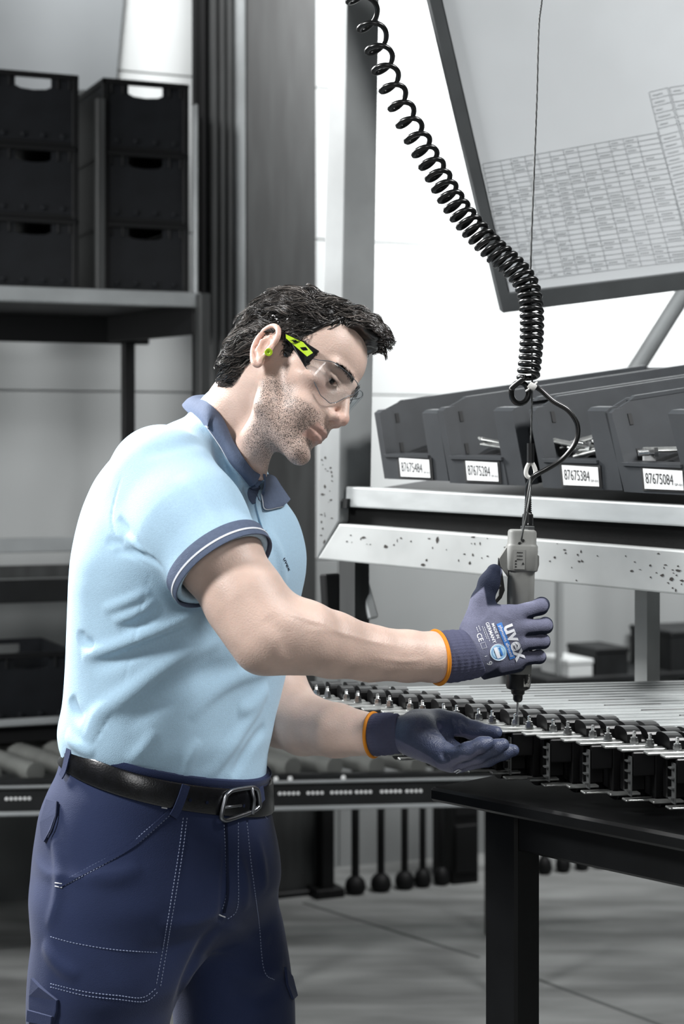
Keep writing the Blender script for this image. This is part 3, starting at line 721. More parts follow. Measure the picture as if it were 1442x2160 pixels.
grid((1369, 194), (1408, 184), (1500, 520), (1452, 532), 22, [0, 1], 3, .95); grid((1412, 184), (1560, 160), (1640, 500), (1506, 520), 22, [0, .3, .65, 1], 4, .6)
o = pt.build('printed_tables', 'print_grey', sh); o['kind'] = 'stuff'
settle(bd); 
# ---------------------------------------------------------------- assembly table
TC = W(905, 1660, 2.535); TZ = TC[2]; TR = np.array([.68, -.734, 0]); TR /= np.linalg.norm(TR); TQ = np.array([-TR[1], TR[0], 0]); RT = np.stack([TR, TQ, UP], 1)
tb = empty('assembly_table', 'black steel table carrying the row of bar assemblies', 'table', (TC[0], TC[1], 0))
def tbox(u0, u1, v0, v1, z0, z1, name, mat='table_black', ch=.004):
    g = G(); g.box(np.array([TC[0], TC[1], 0]) + TR*(u0+u1)/2 + TQ*(v0+v1)/2 + UP*(z0+z1)/2, ((u1-u0)/2, (v1-v0)/2, (z1-z0)/2), RT, ch); return g.build(name, mat, tb)
tbox(0, .95, 0, 1.5, TZ - .020, TZ, 'table_top'); tbox(.09, .90, .035, .06, TZ - .075, TZ - .020, 'apron'); tbox(.035, .06, .09, 1.4, TZ - .075, TZ - .020, 'apron')
for u, v in ((.078, .03), (.85, .03), (.06, 1.4), (.85, 1.4)):
    tbox(u, u + .060, v, v + .052, 0, TZ - .020, 'leg'); tbox(u - .01, u + .07, v - .01, v + .062, 0, .012, 'foot_plate')
settle(tb)
# ---------------------------------------------------------------- bar assemblies with studs
E1 = np.array([.985, .17, 0]); E1 /= np.linalg.norm(E1); EY = math.atan2(E1[1], E1[0])
ZU = W(1090, 1534, 2.5)[2]
def unit():
    r = empty('bar_assembly', 'x', 'assembly'); 
    def bx(lst, name, mat, parent=r, ch=.001):
        g = G()
        for (x0, x1, y0, y1, z0, z1) in lst: g.box(((x0+x1)/2, (y0+y1)/2, (z0+z1)/2), ((x1-x0)/2, (y1-y0)/2, (z1-z0)/2), None, ch)
        return g.build(name, mat, parent)
    bx([(-.043, .030, .001, .020, -.0035, 0)], 'contact_bar', 'bar_silver'); bx([(-.028, .034, -.022, -.002, -.0045, -.001)], 'contact_bar', 'bar_silver')
    for k, (x, y) in enumerate(((0, .010), (.0145, -.011))):
        g = G(); g.lathe([(0, .0068), (.0012, .0068), (.0014, .0030)], (x, y, 0), UP, 14); hexprism(g, (x, y, .0014), (0, 0, 1), .0056, .0046); hexprism(g, (x, y, .0064), (0, 0, 1), .0048, .0030); n_ = g.build('nut', 'chrome', r)
        g = G(); g.lathe([(0, .0026)] + [(.001 + .0012*j + .0006*(j % 2), .0026 if j % 2 else .0022) for j in range(12)] + [(.0165, .0018)], (x, y, .001), UP, 10); g.build('stud', 'chrome', n_)
    # housing: deep black block with a channel cut in its left face, chrome edge strip with teeth
    hz = -.066
    bx([(.016, .034, -.026, .026, hz, -.0045), (-.014, .016, .012, .026, hz + .004, -.0045), (-.014, .016, -.026, -.018, hz + .030, -.0045)], 'housing', 'housing_black', ch=.0015)
    g = G(); g.box((-.016, -.020, -.036), (.0008, .006, .026)); 
    for j in range(4): g.box((-.019, -.020, -.016 - .013*j), (.003, .005, .0010))
    g.build('edge_strip', 'wire_edge', r)
    bx([(-.036, .006, .000, .016, hz, hz + .0035)], 'contact_bar', 'bar_silver'); bx([(-.022, .022, -.022, -.004, hz - .004, hz - .001)], 'contact_bar', 'bar_silver')
    def cap(x0, w, z0, z1, sgn, name):
        g = G(); n_ = 7; prof = [(-.027, z0), (-.027, z1 - sgn*.006)] + [(-.027*math.cos(PI*t/n_), z1 - sgn*.006 + sgn*.007*math.sin(PI*t/n_)) for t in range(1, n_)] + [(.027, z1 - sgn*.006), (.027, z0)]
        g.prism([(x0, y, z) for y, z in prof], (w*.70, 0, 0)); g.prism([(x0 + w*.72, y*.93, z0 + (z - z0)*.84) for y, z in prof], (w*.28, 0, 0))
        return g.build(name, 'housing_black', r)
    for k in range(4): cap(.036 + .029*k, .0285, -.055, .0155 - .0012*k, 1, 'end_cap')
    for k in range(3): cap(.024 + .026*k, .0255, -.055, -.080, -1, 'lower_cap')
    bx([(.152, 1.75, -.0245, -.004, -.055, .0015), (.152, 1.75, .004, .0245, -.055, .0015), (.152, 1.75, -.006, .006, -.055, -.004)], 'rail', 'rail_aluminium')
    for x in (.30, .62, .95): bx([(x, x + .09 + .1*(x > .5), -.0035, .0035, -.0038, .0022)], 'rail_insert', 'housing_black')
    return r
#material('wire_edge', '#6E7070', 0.35, metal=0.6)
pu = unit(); ordn = ['first', 'second', 'third', 'fourth', 'fifth', 'sixth', 'seventh', 'eighth', 'ninth', 'tenth', 'eleventh', 'twelfth', 'thirteenth']
for k, i in enumerate(range(-7, 6)):
    o = pu if k == 0 else copy_tree(pu)
    o.location = (.246 + .0475*i, 2.5 - .0515*i, ZU); o.rotation_euler = (0, 0, EY)
    lab = {7: 'black bar assembly with two studs, right under the screwdriver bit'}.get(k, f'black bar assembly with silver contact bars, {ordn[k]} from the far left end of the row')
    o['label'] = lab; o['group'] = 'bar assemblies on the table'
# ---------------------------------------------------------------- coiled cable and wire rope
YC = 2.462
cp = [(742, -70), (757, -10), (786, 66), (806, 130), (824, 180), (842, 218), (861, 258), (882, 297), (906, 340), (934, 390), (962, 436), (998, 482), (1040, 526), (1074, 556), (1101, 585), (1115, 616), (1121, 660), (1121, 710), (1118, 755), (1113, 800)]
S = spline(cp, 60); s = np.r_[0, np.cumsum(np.linalg.norm(np.diff(S, axis=0), axis=1))]; Lc = s[-1]
N_ = 5200; q = np.linspace(0, Lc, N_); cx_ = np.interp(q, s, S[:, 0]); cy_ = np.interp(q, s, S[:, 1])
sp_ = np.interp(q, [0, 80, 150, 210, 260, 350, 430, 520, 600, 700, 800, Lc], [70, 66, 52, 42, 43, 38, 30, 25, 20, 16.5, 15, 14.5])
ph = np.cumsum(2*PI/sp_*(q[1]-q[0])); ra = np.interp(q, [0, 150, 300, 500, 700, Lc], [27, 25, 22, 22, 22, 19.5])
tx = np.gradient(cx_); ty = np.gradient(cy_); tn = np.hypot(tx, ty); tx /= tn; ty /= tn
K1 = YC/FPX
cen = np.array([W(x, y, YC) for x, y in zip(cx_, cy_)]); ax1 = np.stack([-ty, 0*tx, -tx], 1)   # in-plane normal (photo x right, y down)
ax1 = ax1*.7 + np.array([-.3, 0, 0]); ax1 /= np.linalg.norm(ax1, axis=1, keepdims=True); ax2 = np.stack([.12*tx, -np.ones(N_), 0*tx + np.interp(q, [0, 500, 800, Lc], [.60, .55, .22, .16])], 1); ax2 /= np.linalg.norm(ax2, axis=1, keepdims=True)
hel = cen + (ax1*np.cos(ph)[:, None] + ax2*np.sin(ph)[:, None])*(ra*K1)[:, None]
k_ = 0.0038
cab = empty('coiled_cable', 'black coiled supply cable hanging from above to the screwdriver', 'cable', tuple(W(1113, 800, YC)))
g = G(); g.tube(hel[::3], k_, 7); g.build('coil', 'cable_black', cab, True)
end = hel[-1]
g = G(); g.tube(spline([hel[0], hel[0] + [-.02, .0, .03], hel[0] + [-.04, .01, .12], hel[0] + [-.05, .02, 1.3]], 8), k_, 8); g.build('lead', 'cable_black', cab, True)
lp = [tuple(end)]
for t in np.linspace(.2, 1, 34)*2*PI*2.2 + 1.0: lp.append(tuple(W(1096 + 18*math.cos(-t + 1.2), 829 + 22*math.sin(-t + 1.2), YC - .012 + .0062*t/2.2)))
tail = [W(1122, 812, 2.462), W(1140, 823, 2.458), W(1166, 846, 2.455), (W(1198, 866, 2.455)), W(1217, 896, 2.455), W(1214, 932, 2.455), W(1186, 968, 2.458), W(1152, 990, 2.462), W(1124, 1006, 2.468), W(1113, 1028, 2.478), W(1112, 1050, 2.484), W(1112, 1072, 2.484)]
g = G(); g.tube(spline(lp, 5), k_*1.05, 8); g.build('curl', 'cable_black', cab, True)
g = G(); g.tube(spline(tail, 12), .0036, 10); g.build('lead', 'cable_black', cab, True)
g = G(); zc = W(1122, 815, 2.452); g.box(zc, (.0055, .0055, .0045), np.array([[.85, 0, .5], [0, 1, 0], [-.5, 0, .85]]), .001); g.tube([zc + np.array([.012*math.cos(t)*.6, .010 + .010*math.sin(t), .006*math.cos(t)]) for t in np.linspace(0, 2*PI, 20)[:-1]], .0014, 6, closed=True)
g.build('zip_tie', 'zip_white', cab, True); settle(cab)
wr = empty('wire_rope', 'thin steel wire rope with thimble holding up the screwdriver', 'wire', tuple(W(1119, 985, 2.47)))
rp = spline([W(1143, -60, 2.475) + [.012*k_, 0, 1.4*k_] for k_ in (1, .75, .5, .25)] + [W(1143, -60, 2.475), W(1142, 0, 2.475), W(1136, 58, 2.475), (W(1132, 200, 2.475)), W(1127, 340, 2.475), W(1119, 560, 2.472), W(1121, 700, 2.470), W(1122, 815, 2.470), W(1119, 938, 2.470)], 14)
g = G()
for k in range(3): 
    w_ = np.arange(len(rp))*1.1 + k*2.09; g.tube(rp + np.stack([np.cos(w_), np.sin(w_), 0*w_], 1)*.0007, .0008, 5)
o = g.build('rope', 'wire_steel', wr, True); o['kind'] = 'stuff'
g = G(); g.cyl(W(1118.5, 935, 2.470), W(1118.5, 976, 2.470), .0050, n=12); g.build('swage', 'tool_black', wr, auto=True)
td = [W(1119 + 13.5*math.sin(t)*(math.sin(t/2)**1.1), 972 + 36*(.5 - .5*math.cos(t)), 2.470) for t in np.linspace(0, 2*PI, 30)[:-1]]
g = G(); g.tube(td, .0031, 8, closed=True); g.build('thimble', 'zip_white', wr, True)
for dx_, y_ in ((-2, 2.455), (2, 2.470)):
    g = G(); g.tube(spline([W(1119, 1004, 2.470), W(1117 + dx_, 1030, y_), W(1108 + dx_, 1085, 2.452), W(1101, 1128, 2.449), W(1099, 1139, 2.4535)], 8), .0013, 6); g.build('loop_strand', 'wire_steel', wr, True)
settle(wr)
# ---------------------------------------------------------------- electric screwdriver
TA, TBt = W(1101, 1115, 2.484), W(1092, 1460, 2.482); td_ = (TBt - TA)/np.linalg.norm(TBt - TA); tl_ = np.linalg.norm(TBt - TA)
sx_ = np.cross(td_, [0, 1, 0]); sx_ = -sx_/np.linalg.norm(sx_) if np.cross(td_, [0, 1, 0])[0] < 0 else sx_/np.linalg.norm(sx_); sy_ = np.cross(sx_, td_)
sy_ = sy_ if sy_[1] > 0 else -sy_
sdv = empty('electric_screwdriver', 'grey electric screwdriver held upright in the right glove', 'screwdriver', tuple(W(1092, 1532, 2.482)))
PXM = 2.482/FPX
def TP(dx, dy, yb): return TA + td_*((yb - 1115)*PXM) + sx_*(dx*PXM) + sy_*(dy*PXM)     # dx right, dy away, in photo pixels; yb photo row
def toolbody(prof, name, mat, sq=2.6, parent=sdv, dxo=0):
    """rounded-square sections [(photo row, half width px)]"""
    g = G(); n_ = 28; V = []
    for yb, r in prof:
        for k in range(n_):
            t = 2*PI*k/n_; c_, s_ = math.cos(t), math.sin(t); rr = (abs(c_)**sq + abs(s_)**sq)**(-1/sq); V.append(TP(r*rr*c_ + dxo, r*rr*s_, yb))
    m_ = len(prof); F = [(j*n_+k, j*n_+(k+1) % n_, (j+1)*n_+(k+1) % n_, (j+1)*n_+k) for j in range(m_-1) for k in range(n_)] + [tuple(range(n_))[::-1], tuple(range((m_-1)*n_, m_*n_))]
    g.add(V, F); return g.build(name, mat, parent, auto=True)
toolbody([(1117, 24), (1119, 28), (1123, 29.5), (1146, 29.5), (1149, 31)], 'end_cover', 'tool_grey', 4)
toolbody([(1149, 31), (1152, 32.5), (1196, 32.5), (1202, 31), (1205, 27)], 'housing', 'tool_grey', 5)
toolbody([(1203, 28.5), (1270, 28.5), (1330, 28), (1420, 27)], 'grip', 'tool_grey', 2.4)
toolbody([(1412, 27), (1425, 27), (1446, 26), (1452, 24), (1456, 15)], 'nose', 'tool_black', 2.1); toolbody([(1455, 15), (1457, 14.5), (1463, 14), (1466, 10.5), (1476, 10), (1480, 7), (1482, 3)], 'chuck', 'tool_black', 2.0)
g = G(); g.cyl(TP(0, 0, 1478), TP(0, 0, 1512), 2.6*PXM, n=10); g.cyl(TP(0, 0, 1510), TP(0, 0, 1528), 4.6*PXM, n=6); g.build('bit', 'chrome', sdv, auto=True)
g = G()
for k in range(7): g.lathe([(0, 12*PXM), (2*PXM, 12.5*PXM), (4*PXM, 12*PXM)], TP(11, 0, 1117 - 10) + td_*0, -td_, 6) if k == 0 else None
hexprism(g, TP(11, 0, 1118), -td_, 16*PXM, 8*PXM); g.build('cable_nut', 'chrome', sdv)
g = G(); prof = [(0, 12), (24, 11.5), (26, 9)]
for k in range(16): prof += [(28 + k*4, 8.4 - k*.18), (30 + k*4, 8.4 - k*.18), (30.4 + k*4, 6.6 - k*.14), (32 + k*4, 6.6 - k*.14)]
g.lathe([(h*PXM, r*PXM) for h, r in prof], TP(11, 0, 1109), -td_, 14); g.build('strain_relief', 'tool_black', sdv, auto=True)
# rating plate with print, switch lever, side button
pl = [TP(-20, -33.6, 1158), TP(4, -33.6, 1158), TP(4, -33.6, 1199), TP(-20, -33.6, 1199)]
g = G(); g.prism(pl, sy_*.001); plo = g.build('rating_plate', 'tool_plate', sdv)
def tool_word(s_, sz, dx, yb, name):
    V, F = text_mesh(s_, sz, .02); P = [TP(dx + v[0], -34.2, yb - v[1]) for v in V]; mk(name, P, F, 'tool_black', plo)
for k, yb in enumerate((1163, 1170, 1177)):
    g = G(); rr = random.Random(k)
    for x in np.arange(-13, -1, 3.2): g.prism([TP(x, -33.9, yb), TP(x + rr.uniform(1.2, 2.4), -33.9, yb), TP(x + 2, -33.9, yb + 2.2), TP(x, -33.9, yb + 2.2)], -sy_*.0003)
    o = g.build('plate_print', 'tool_black', plo); o['kind'] = 'stuff'
g = G(); g.prism([TP(-2.5, -33.9, 1189), TP(2.5, -33.9, 1189), TP(0, -33.9, 1184)], -sy_*.0003); g.build('plate_symbol', 'tool_black', plo)
g = G()
for k in range(3): g.box(TP(-15, -33.9, 1182 + 6*k), (1.6*PXM, .0003, 1.3*PXM))
g.build('plate_symbol', 'tool_black', plo)
g = G(); g.prism([TP(-31, -14, 1152), TP(-48, -12, 1180), TP(-44, -12, 1196), TP(-28, -14, 1218)], sy_*26*PXM); g.build('lever_guard', 'tool_grey', sdv)
g = G(); g.prism([TP(-49, -7, 1178), TP(-45, -7, 1180), TP(-36, -7, 1232), TP(-34, -7, 1246), TP(-40, -7, 1262), TP(-54, -7, 1278), TP(-58, -7, 1274), TP(-46, -7, 1256), TP(-45, -7, 1244), TP(-51, -7, 1238)], sy_*14*PXM); g.build('lever', 'tool_black', sdv)
for yb in (1201, 1236):
    g = G(); g.cyl(TP(-44.5, -8.5, yb), TP(-44.5, -6, yb), 2.6*PXM, n=10); g.build('pin', 'chrome', sdv)
g = G(); g.prism([TP(30, -10, 1166), TP(36, -10, 1172), TP(36.5, -10, 1190), TP(33, -10, 1204), TP(28, -10, 1206)], sy_*20*PXM); g.build('side_button', 'tool_grey', sdv)
for dx, yb, r in ((-1, 1139, 3.4), (-8, 1145, 3.0)):
    g = G(); g.lathe([(0, r*PXM), (.0006, r*PXM), (.0006, .5*r*PXM)], TP(dx, -29.8, yb), -sy_, 10); g.build('hanging_hole', 'tool_black', sdv)
g = G(); g.prism([TP(9, -24.5, 1413), TP(22, -17, 1413), TP(22, -17, 1446), TP(9, -24.5, 1446)], -sy_*.0006); g.build('worn_sticker', 'worn_print', sdv)

settle(sdv)
# ---------------------------------------------------------------- materials of the man and his clothes
def attr_mix(m, pairs, base):
    """mix flat colours (optionally noise broken) over base by per-vertex masks"""
    nt = m.node_tree; N = nt.nodes; L = nt.links; b = N['Principled BSDF']
    src = None
    for l in nt.links:
        if l.to_socket == b.inputs['Base Color']: src = l.from_socket
    for at, col, noise in pairs:
        a = N.new('ShaderNodeAttribute'); a.attribute_name = at
        mx = N.new('ShaderNodeMix'); mx.data_type = 'RGBA'
        f = a.outputs['Fac']
        if noise:
            sc_, lo_, hi_ = noise
            tc = N.new('ShaderNodeTexCoord'); n = N.new('ShaderNodeTexNoise'); n.inputs['Scale'].default_value = sc_; n.inputs['Detail'].default_value = 1
            L.new(tc.outputs['Object'], n.inputs['Vector'])
            mr = N.new('ShaderNodeMapRange'); mr.inputs[1].default_value = lo_; mr.inputs[2].default_value = hi_; L.new(n.outputs['Fac'], mr.inputs[0])
            mu = N.new('ShaderNodeMath'); mu.operation = 'MULTIPLY'; L.new(mr.outputs[0], mu.inputs[0]); L.new(f, mu.inputs[1]); f = mu.outputs[0]
        L.new(f, mx.inputs[0])
        if src is not None: L.new(src, mx.inputs[6])
        else: mx.inputs[6].default_value = lin(base) + [1]
        mx.inputs[7].default_value = lin(col) + [1]; src = mx.outputs[2]
    L.new(src, b.inputs['Base Color'])
material('skin', '#D4B9AB', 0.46, var=0.10, vscale=22, bump=0.25, bscale=420, spec=0.42, sss=0.12)
attr_mix(MATS['skin'], [('blush', '#C48C7C', None), ('lips', '#A8776E', None), ('stubble', '#A0948D', (60, 0.1, 1.5)), ('stubble', '#332E2C', (900, 0.50, 0.59)), ('shade_of_brow', '#3A322F', None)], '#D2B1A0')
material('hair', '#0F0D0C', 0.26, spec=0.9, var=0.35, vscale=40)
attr_mix(MATS['hair'], [('grey_highlight', '#8A827C', None)], '#0F0D0C')
material('eye_white', '#B9B2AC', 0.2, spec=0.5)
material('eye_dark', '#171310', 0.12)
material('polo_blue', '#B0D0E6', 0.8, var=0.03, vscale=300, bump=0.35, bscale=900, sheen=0.15, spec=0.2)
material('rib_knit', '#5C677D', 0.85, var=0.05, vscale=200, bump=0.3, bscale=700, spec=0.2)
material('white_thread', '#D9DCE2', 0.8, spec=0.2)
material('button', '#434E63', 0.4)
material('navy_twill', '#242F50', 0.78, var=0.10, vscale=9, bump=0.3, bscale=900, sheen=0.1, spec=0.25)
material('navy_seam', '#8D97B2', 0.8, spec=0.2)
material('navy_dark', '#161D33', 0.85, spec=0.2)
material('belt_leather', '#0B0C10', 0.28, var=0.5, vscale=90, bump=0.12, bscale=400, spec=0.8)
material('buckle_steel', '#8C8F94', 0.3, metal=0.9)
material('glove_knit', '#696B7F', 0.85, var=0.06, vscale=400, bump=0.5, bscale=800, spec=0.2)
attr_mix(MATS['glove_knit'], [('coat', '#1C2233', None)], '#696B7F')
material('glove_coat', '#454D66', 0.36, var=0.08, vscale=120, bump=0.5, bscale=600, spec=0.5)
attr_mix(MATS['glove_coat'], [('knit', '#6A6B84', None)], '#454D66')
material('cuff_knit', '#54566C', 0.9, bump=0.4, bscale=700, spec=0.15)
material('orange_hem', '#DE8A16', 0.7)
material('print_white', '#E8EAF0', 0.6)
material('print_blue', '#3A78C4', 0.6)
material('print_pale', '#A9CFE6', 0.6)
material('lime', '#A8C81C', 0.45)
material('black_gloss', '#08080A', 0.25)
material('boot_black', '#0A0A0B', 0.5)
def clear_material(name, tint=(0.95, 0.97, 0.98)):
    m = bpy.data.materials.new(name); m.use_nodes = True; MATS[name] = m; nt = m.node_tree; N = nt.nodes; L = nt.links
    for n in list(N):
        if n.type != 'OUTPUT_MATERIAL': N.remove(n)
    out = [n for n in N if n.type == 'OUTPUT_MATERIAL'][0]
    t = N.new('ShaderNodeBsdfTransparent'); t.inputs[0].default_value = (*tint, 1)
    g = N.new('ShaderNodeBsdfGlossy'); g.inputs['Roughness'].default_value = 0.03
    fr = N.new('ShaderNodeLayerWeight'); fr.inputs[0].default_value = 0.25; pw = N.new('ShaderNodeMath'); pw.operation = 'MULTIPLY_ADD'; pw.inputs[1].default_value = 0.45; pw.inputs[2].default_value = 0.03
    mx = N.new('ShaderNodeMixShader'); L.new(fr.outputs['Facing'], pw.inputs[0]); po_ = N.new('ShaderNodeMath'); po_.operation = 'POWER'; po_.inputs[1].default_value = 2.5; L.new(fr.outputs['Facing'], po_.inputs[0]); L.new(po_.outputs[0], pw.inputs[0])
    L.new(pw.outputs[0], mx.inputs[0]); L.new(t.outputs[0], mx.inputs[1]); L.new(g.outputs[0], mx.inputs[2]); L.new(mx.outputs[0], out.inputs[0])
clear_material('clear_lens')
# ---------------------------------------------------------------- the man
man = empty('person', 'dark-haired man in a light blue polo shirt and navy trousers bending over the table', 'person', (-0.26, 2.52, 0))
HR = np.array([[-0.266, 0.824, 0.500], [-0.859, -0.438, 0.266], [0.438, -0.358, 0.824]])
u_, s_, v_ = np.linalg.svd(HR); HR = u_ @ v_
HT = W(607, 799, 2.49); HS = 0.925
def hl(P): return ((P - HT) @ HR) / HS            # world -> head
def hw(p): return HT + HS * (np.atleast_2d(p) @ HR.T)   # head -> world
def sculpt_head(F):
    def H(f): return local(f, HR, HT, HS)
    A = lambda f, k: F.u(H(f), k)
    A(ell((0, -.010, .054), (.0745, .094, .081)), .01)
    A(ell((0, .036, .058), (.062, .058, .054)), .03)
    A(ell((0, .042, -.018), (.056, .052, .062)), .03)
    for s in (1, -1):
        A(rc((s*.050, .004, -.040), (s*.046, .020, -.068), .014, .014), .02)
        A(rc((s*.046, .020, -.068), (s*.012, .078, -.099), .014, .013), .02)
    A(ell((0, .048, -.068), (.043, .042, .038)), .02)
    A(ell((0, .084, -.099), (.019, .0135, .0145)), .014)
    for s in (1, -1):
        A(ell((s*.050, .056, -.004), (.020, .022, .013)), .02)
        A(rc((s*.012, .0935, .030), (s*.043, .081, .033), .008, .007), .012)
        A(ell((s*.034, .066, -.045), (.020, .02, .022)), .02)
    for s in (1, -1): F.sub(H(ell((s*.0315, .099, .016), (.019, .0165, .0125))), .012)
    for s in (1, -1):
        A(ell((s*.032, .0745, .0155), (.0146, .0142, .0138)), .004)
        A(rc((s*.020, .088, .020), (s*.044, .0815, .018), .0025, .0025), .004)
        F.sub(H(rc((s*.0215, .0900, .0100), (s*.0415, .0860, .0105), .0042, .0034)), .0012)
    A(rc((0, .0915, .026), (0, .1145, -.021), .0068, .0082), .010)
    for s in (1, -1):
        A(rc((s*.008, .086, .012), (s*.014, .088, -.027), .008, .011), .012)
        A(ell((s*.0128, .1015, -.0305), (.0080, .0110, .0082)), .005)
    A(ell((0, .1135, -.0265), (.0105, .0118, .0100)), .006)
    A(rc((0, .108, -.036), (0, .100, -.040), .0045, .005), .006)
    for s in (1, -1): F.sub(H(ell((s*.0068, .1075, -.0395), (.0040, .0068, .0042))), .002)
    A(ell((0, .086, -.050), (.025, .0155, .017)), .012)
    A(chain([(-.024, .0875, -.0605), (-.011, .0975, -.0565), (0, .1000, -.0560), (.011, .0975, -.0565), (.024, .0875, -.0605)], [.0025, .0046, .0050, .0046, .0025]), .004)
    A(chain([(-.022, .0865, -.0640), (-.010, .0950, -.0680), (0, .0970, -.0688), (.010, .0950, -.0680), (.022, .0865, -.0640)], [.0025, .0052, .0058, .0052, .0025]), .004)
    F.sub(H(chain([(-.0265, .089, -.0628), (-.012, .1015, -.0618), (0, .105, -.0620), (.012, .1015, -.0618), (.0265, .089, -.0628)], [.0012, .0016, .0016, .0016, .0012])), .003)
    F.sub(H(chain([(-.014, .098, -.0830), (0, .1025, -.0825), (.014, .098, -.0830)], [.005, .006, .005])), .012)
    for s in (1, -1):     # lid crease, forehead line
        F.fold(list(hw([(s*.018, .090, .0235), (s*.032, .088, .0245), (s*.047, .080, .0205)])), -.0016, .0022)
        F.fold(list(hw([(s*.022, .090, .0035), (s*.034, .087, .0010), (s*.046, .080, .0030)])), -.0012, .003)
    for s in (1, -1):     # nasolabial fold
        F.fold(list(hw([(s*.019, .094, -.032), (s*.028, .086, -.048), (s*.031, .080, -.060)])), -.0012, .004)
    for s in (1, -1):     # ears
        ea = math.radians(24); er = math.radians(-5)
        Rz = np.array([[math.cos(ea), s*math.sin(ea), 0], [-s*math.sin(ea), math.cos(ea), 0], [0, 0, 1]])
        Rx = np.array([[1, 0, 0], [0, math.cos(er), -math.sin(er)], [0, math.sin(er), math.cos(er)]])
        ER = Rz @ Rx; ec = np.array([s*.0775, -.010, .005])
        E = lambda p: ec + ER @ np.array(p)
        A(ell(E((s*.004, -.006, .002)), (.0050, .0175, .0300), ER), .006)
        A(ell(E((s*.002, .002, -.026)), (.0055, .0090, .0095), ER), .005)
        rim = spline([(s*.004, .010, .006), (s*.007, .011, .020), (s*.009, .003, .031), (s*.010, -.011, .033), (s*.011, -.021, .022), (s*.011, -.0235, .005), (s*.010, -.019, -.012), (s*.008, -.008, -.026), (s*.006, .002, -.033)], 4)
        F.sub(H(ell(E((s*.0105, .0005, -.003)), (.0060, .0085, .0130), ER)), .003)
        F.sub(H(chain([E((s*.0105, -.0165, .004)), E((s*.0105, -.0125, .019)), E((s*.0095, -.003, .0245))], [.003, .0035, .003])), .003)
        A(chain([E(p) for p in rim], [.0028] * len(rim)), .002)
        A(chain([E((s*.009, -.004, .016)), E((s*.0105, -.011, .004)), E((s*.0095, -.009, -.010)), E((s*.007, -.001, -.017))], [.0022, .0026, .0026, .0022]), .003)
        A(ell(E((s*.006, .0105, -.002)), (.0045, .0045, .0065), ER), .004)
    return F
NECK = [W(470, 940, 2.555), W(530, 865, 2.535), W(585, 800, 2.50)]
body = Field()
sculpt_head(body)
body.u(chain(NECK, [.062, .060, .058], .02), .016)
body.u(rc(W(505, 985, 2.50), hw((0.012, .020, -.085))[0], .028, .026), .014)
body.u(rc(W(548, 1000, 2.49), hw((.030, .000, -.055))[0], .010, .012), .012)     # neck tendon
torso_core = [(1000, 330, 515, 2.55, 30, .55), (1030, 255, 535, 2.55, 30, .60), (1150, 215, 590, 2.55, 31, .58), (1300, 205, 575, 2.55, 35, .6), (1450, 195, 545, 2.53, 42, .64), (1600, 175, 520, 2.52, 50, .68), (1750, 140, 520, 2.52, 50, .7), (1900, 130, 540, 2.52, 50, .7)]
body.u(rows(torso_core), .012)
SR, EL, WR = W(340, 1010, 2.42), W(565, 1338, 2.30), W(914, 1386, 2.397)
body.u(chain([W(425, 1022, 2.50), SR], [.042, .050], .01), .012)
body.u(chain([SR, W(455, 1165, 2.345), W(520, 1270, 2.315), EL], [.055, .055, .0505, .045], .02), .03)
body.u(chain([EL, W(640, 1344, 2.315), W(700, 1360, 2.335), W(780, 1378, 2.36), W(860, 1384, 2.385), WR, W(934, 1385, 2.405), W(990, 1380, 2.425)], [.046, .0475, .0430, .0365, .0338, .0328, .0262, .024], .008), .03)
body.u(ell(W(546, 1380, 2.30), (.016, .018, .016)), .02)
SL, ELL, WL = W(470, 1045, 2.68), W(590, 1500, 2.63), W(790, 1550, 2.485)
body.u(chain([W(450, 1022, 2.60), SL], [.042, .046], .01), .012)
body.u(chain([SL, W(548, 1270, 2.68), ELL], [.048, .050, .045], .02), .03)
body.u(chain([ELL, W(640, 1528, 2.585), W(710, 1541, 2.532), WL, W(812, 1549, 2.475), W(850, 1547, 2.462)], [.046, .044, .0375, .0285, .0215, .020], .008), .03)
# veins and tendons on the near forearm
for pts in ([(640, 1330, 2.2), (700, 1330, 2.2), (770, 1350, 2.2), (850, 1365, 2.2)], [(600, 1290, 2.2), (660, 1310, 2.2), (730, 1335, 2.2)], [(780, 1385, 2.2), (850, 1395, 2.2), (905, 1392, 2.2)]):
    q, _ = body.hit([p[:2] for p in pts], y0=1.9); body.fold(list(q), .0012, .0035)
q, _ = body.hit([(560, 1300), (600, 1340), (610, 1390)], y0=1.9); body.fold(list(q), -.003, .010)
NLEG = [(1830, 125, 460, 2.48, 50, .60), (1880, 98, 455, 2.475, 50, .66), (1930, 84, 448, 2.468, 50, .72), (1980, 79, 436, 2.462, 50, .78), (2060, 67, 400, 2.455, 50, .9), (2160, 64, 352, 2.45, 50, .9), (2400, 75, 330, 2.44, 50, .95), (2750, 85, 300, 2.44, 50, .95), (3090, 95, 290, 2.45, 50, .95)]
FLEG = [(1830, 345, 555, 2.575, 50, .70), (1900, 352, 578, 2.58, 50, .76), (1960, 360, 594, 2.59, 50, .82), (2060, 366, 610, 2.60, 50, .9), (2160, 372, 618, 2.605, 50, .9), (2500, 395, 615, 2.61, 50, .95), (2800, 420, 605, 2.62, 50, .95), (3000, 430, 600, 2.63, 50, .95)]
def inner(tab, k): return [(py, l + (r-l)*k, r - (r-l)*k, Y, yw, rt) for py, l, r, Y, yw, rt in tab]
body.u(rows(inner(NLEG, .18)), .04); body.u(rows(inner(FLEG, .18)), .04)
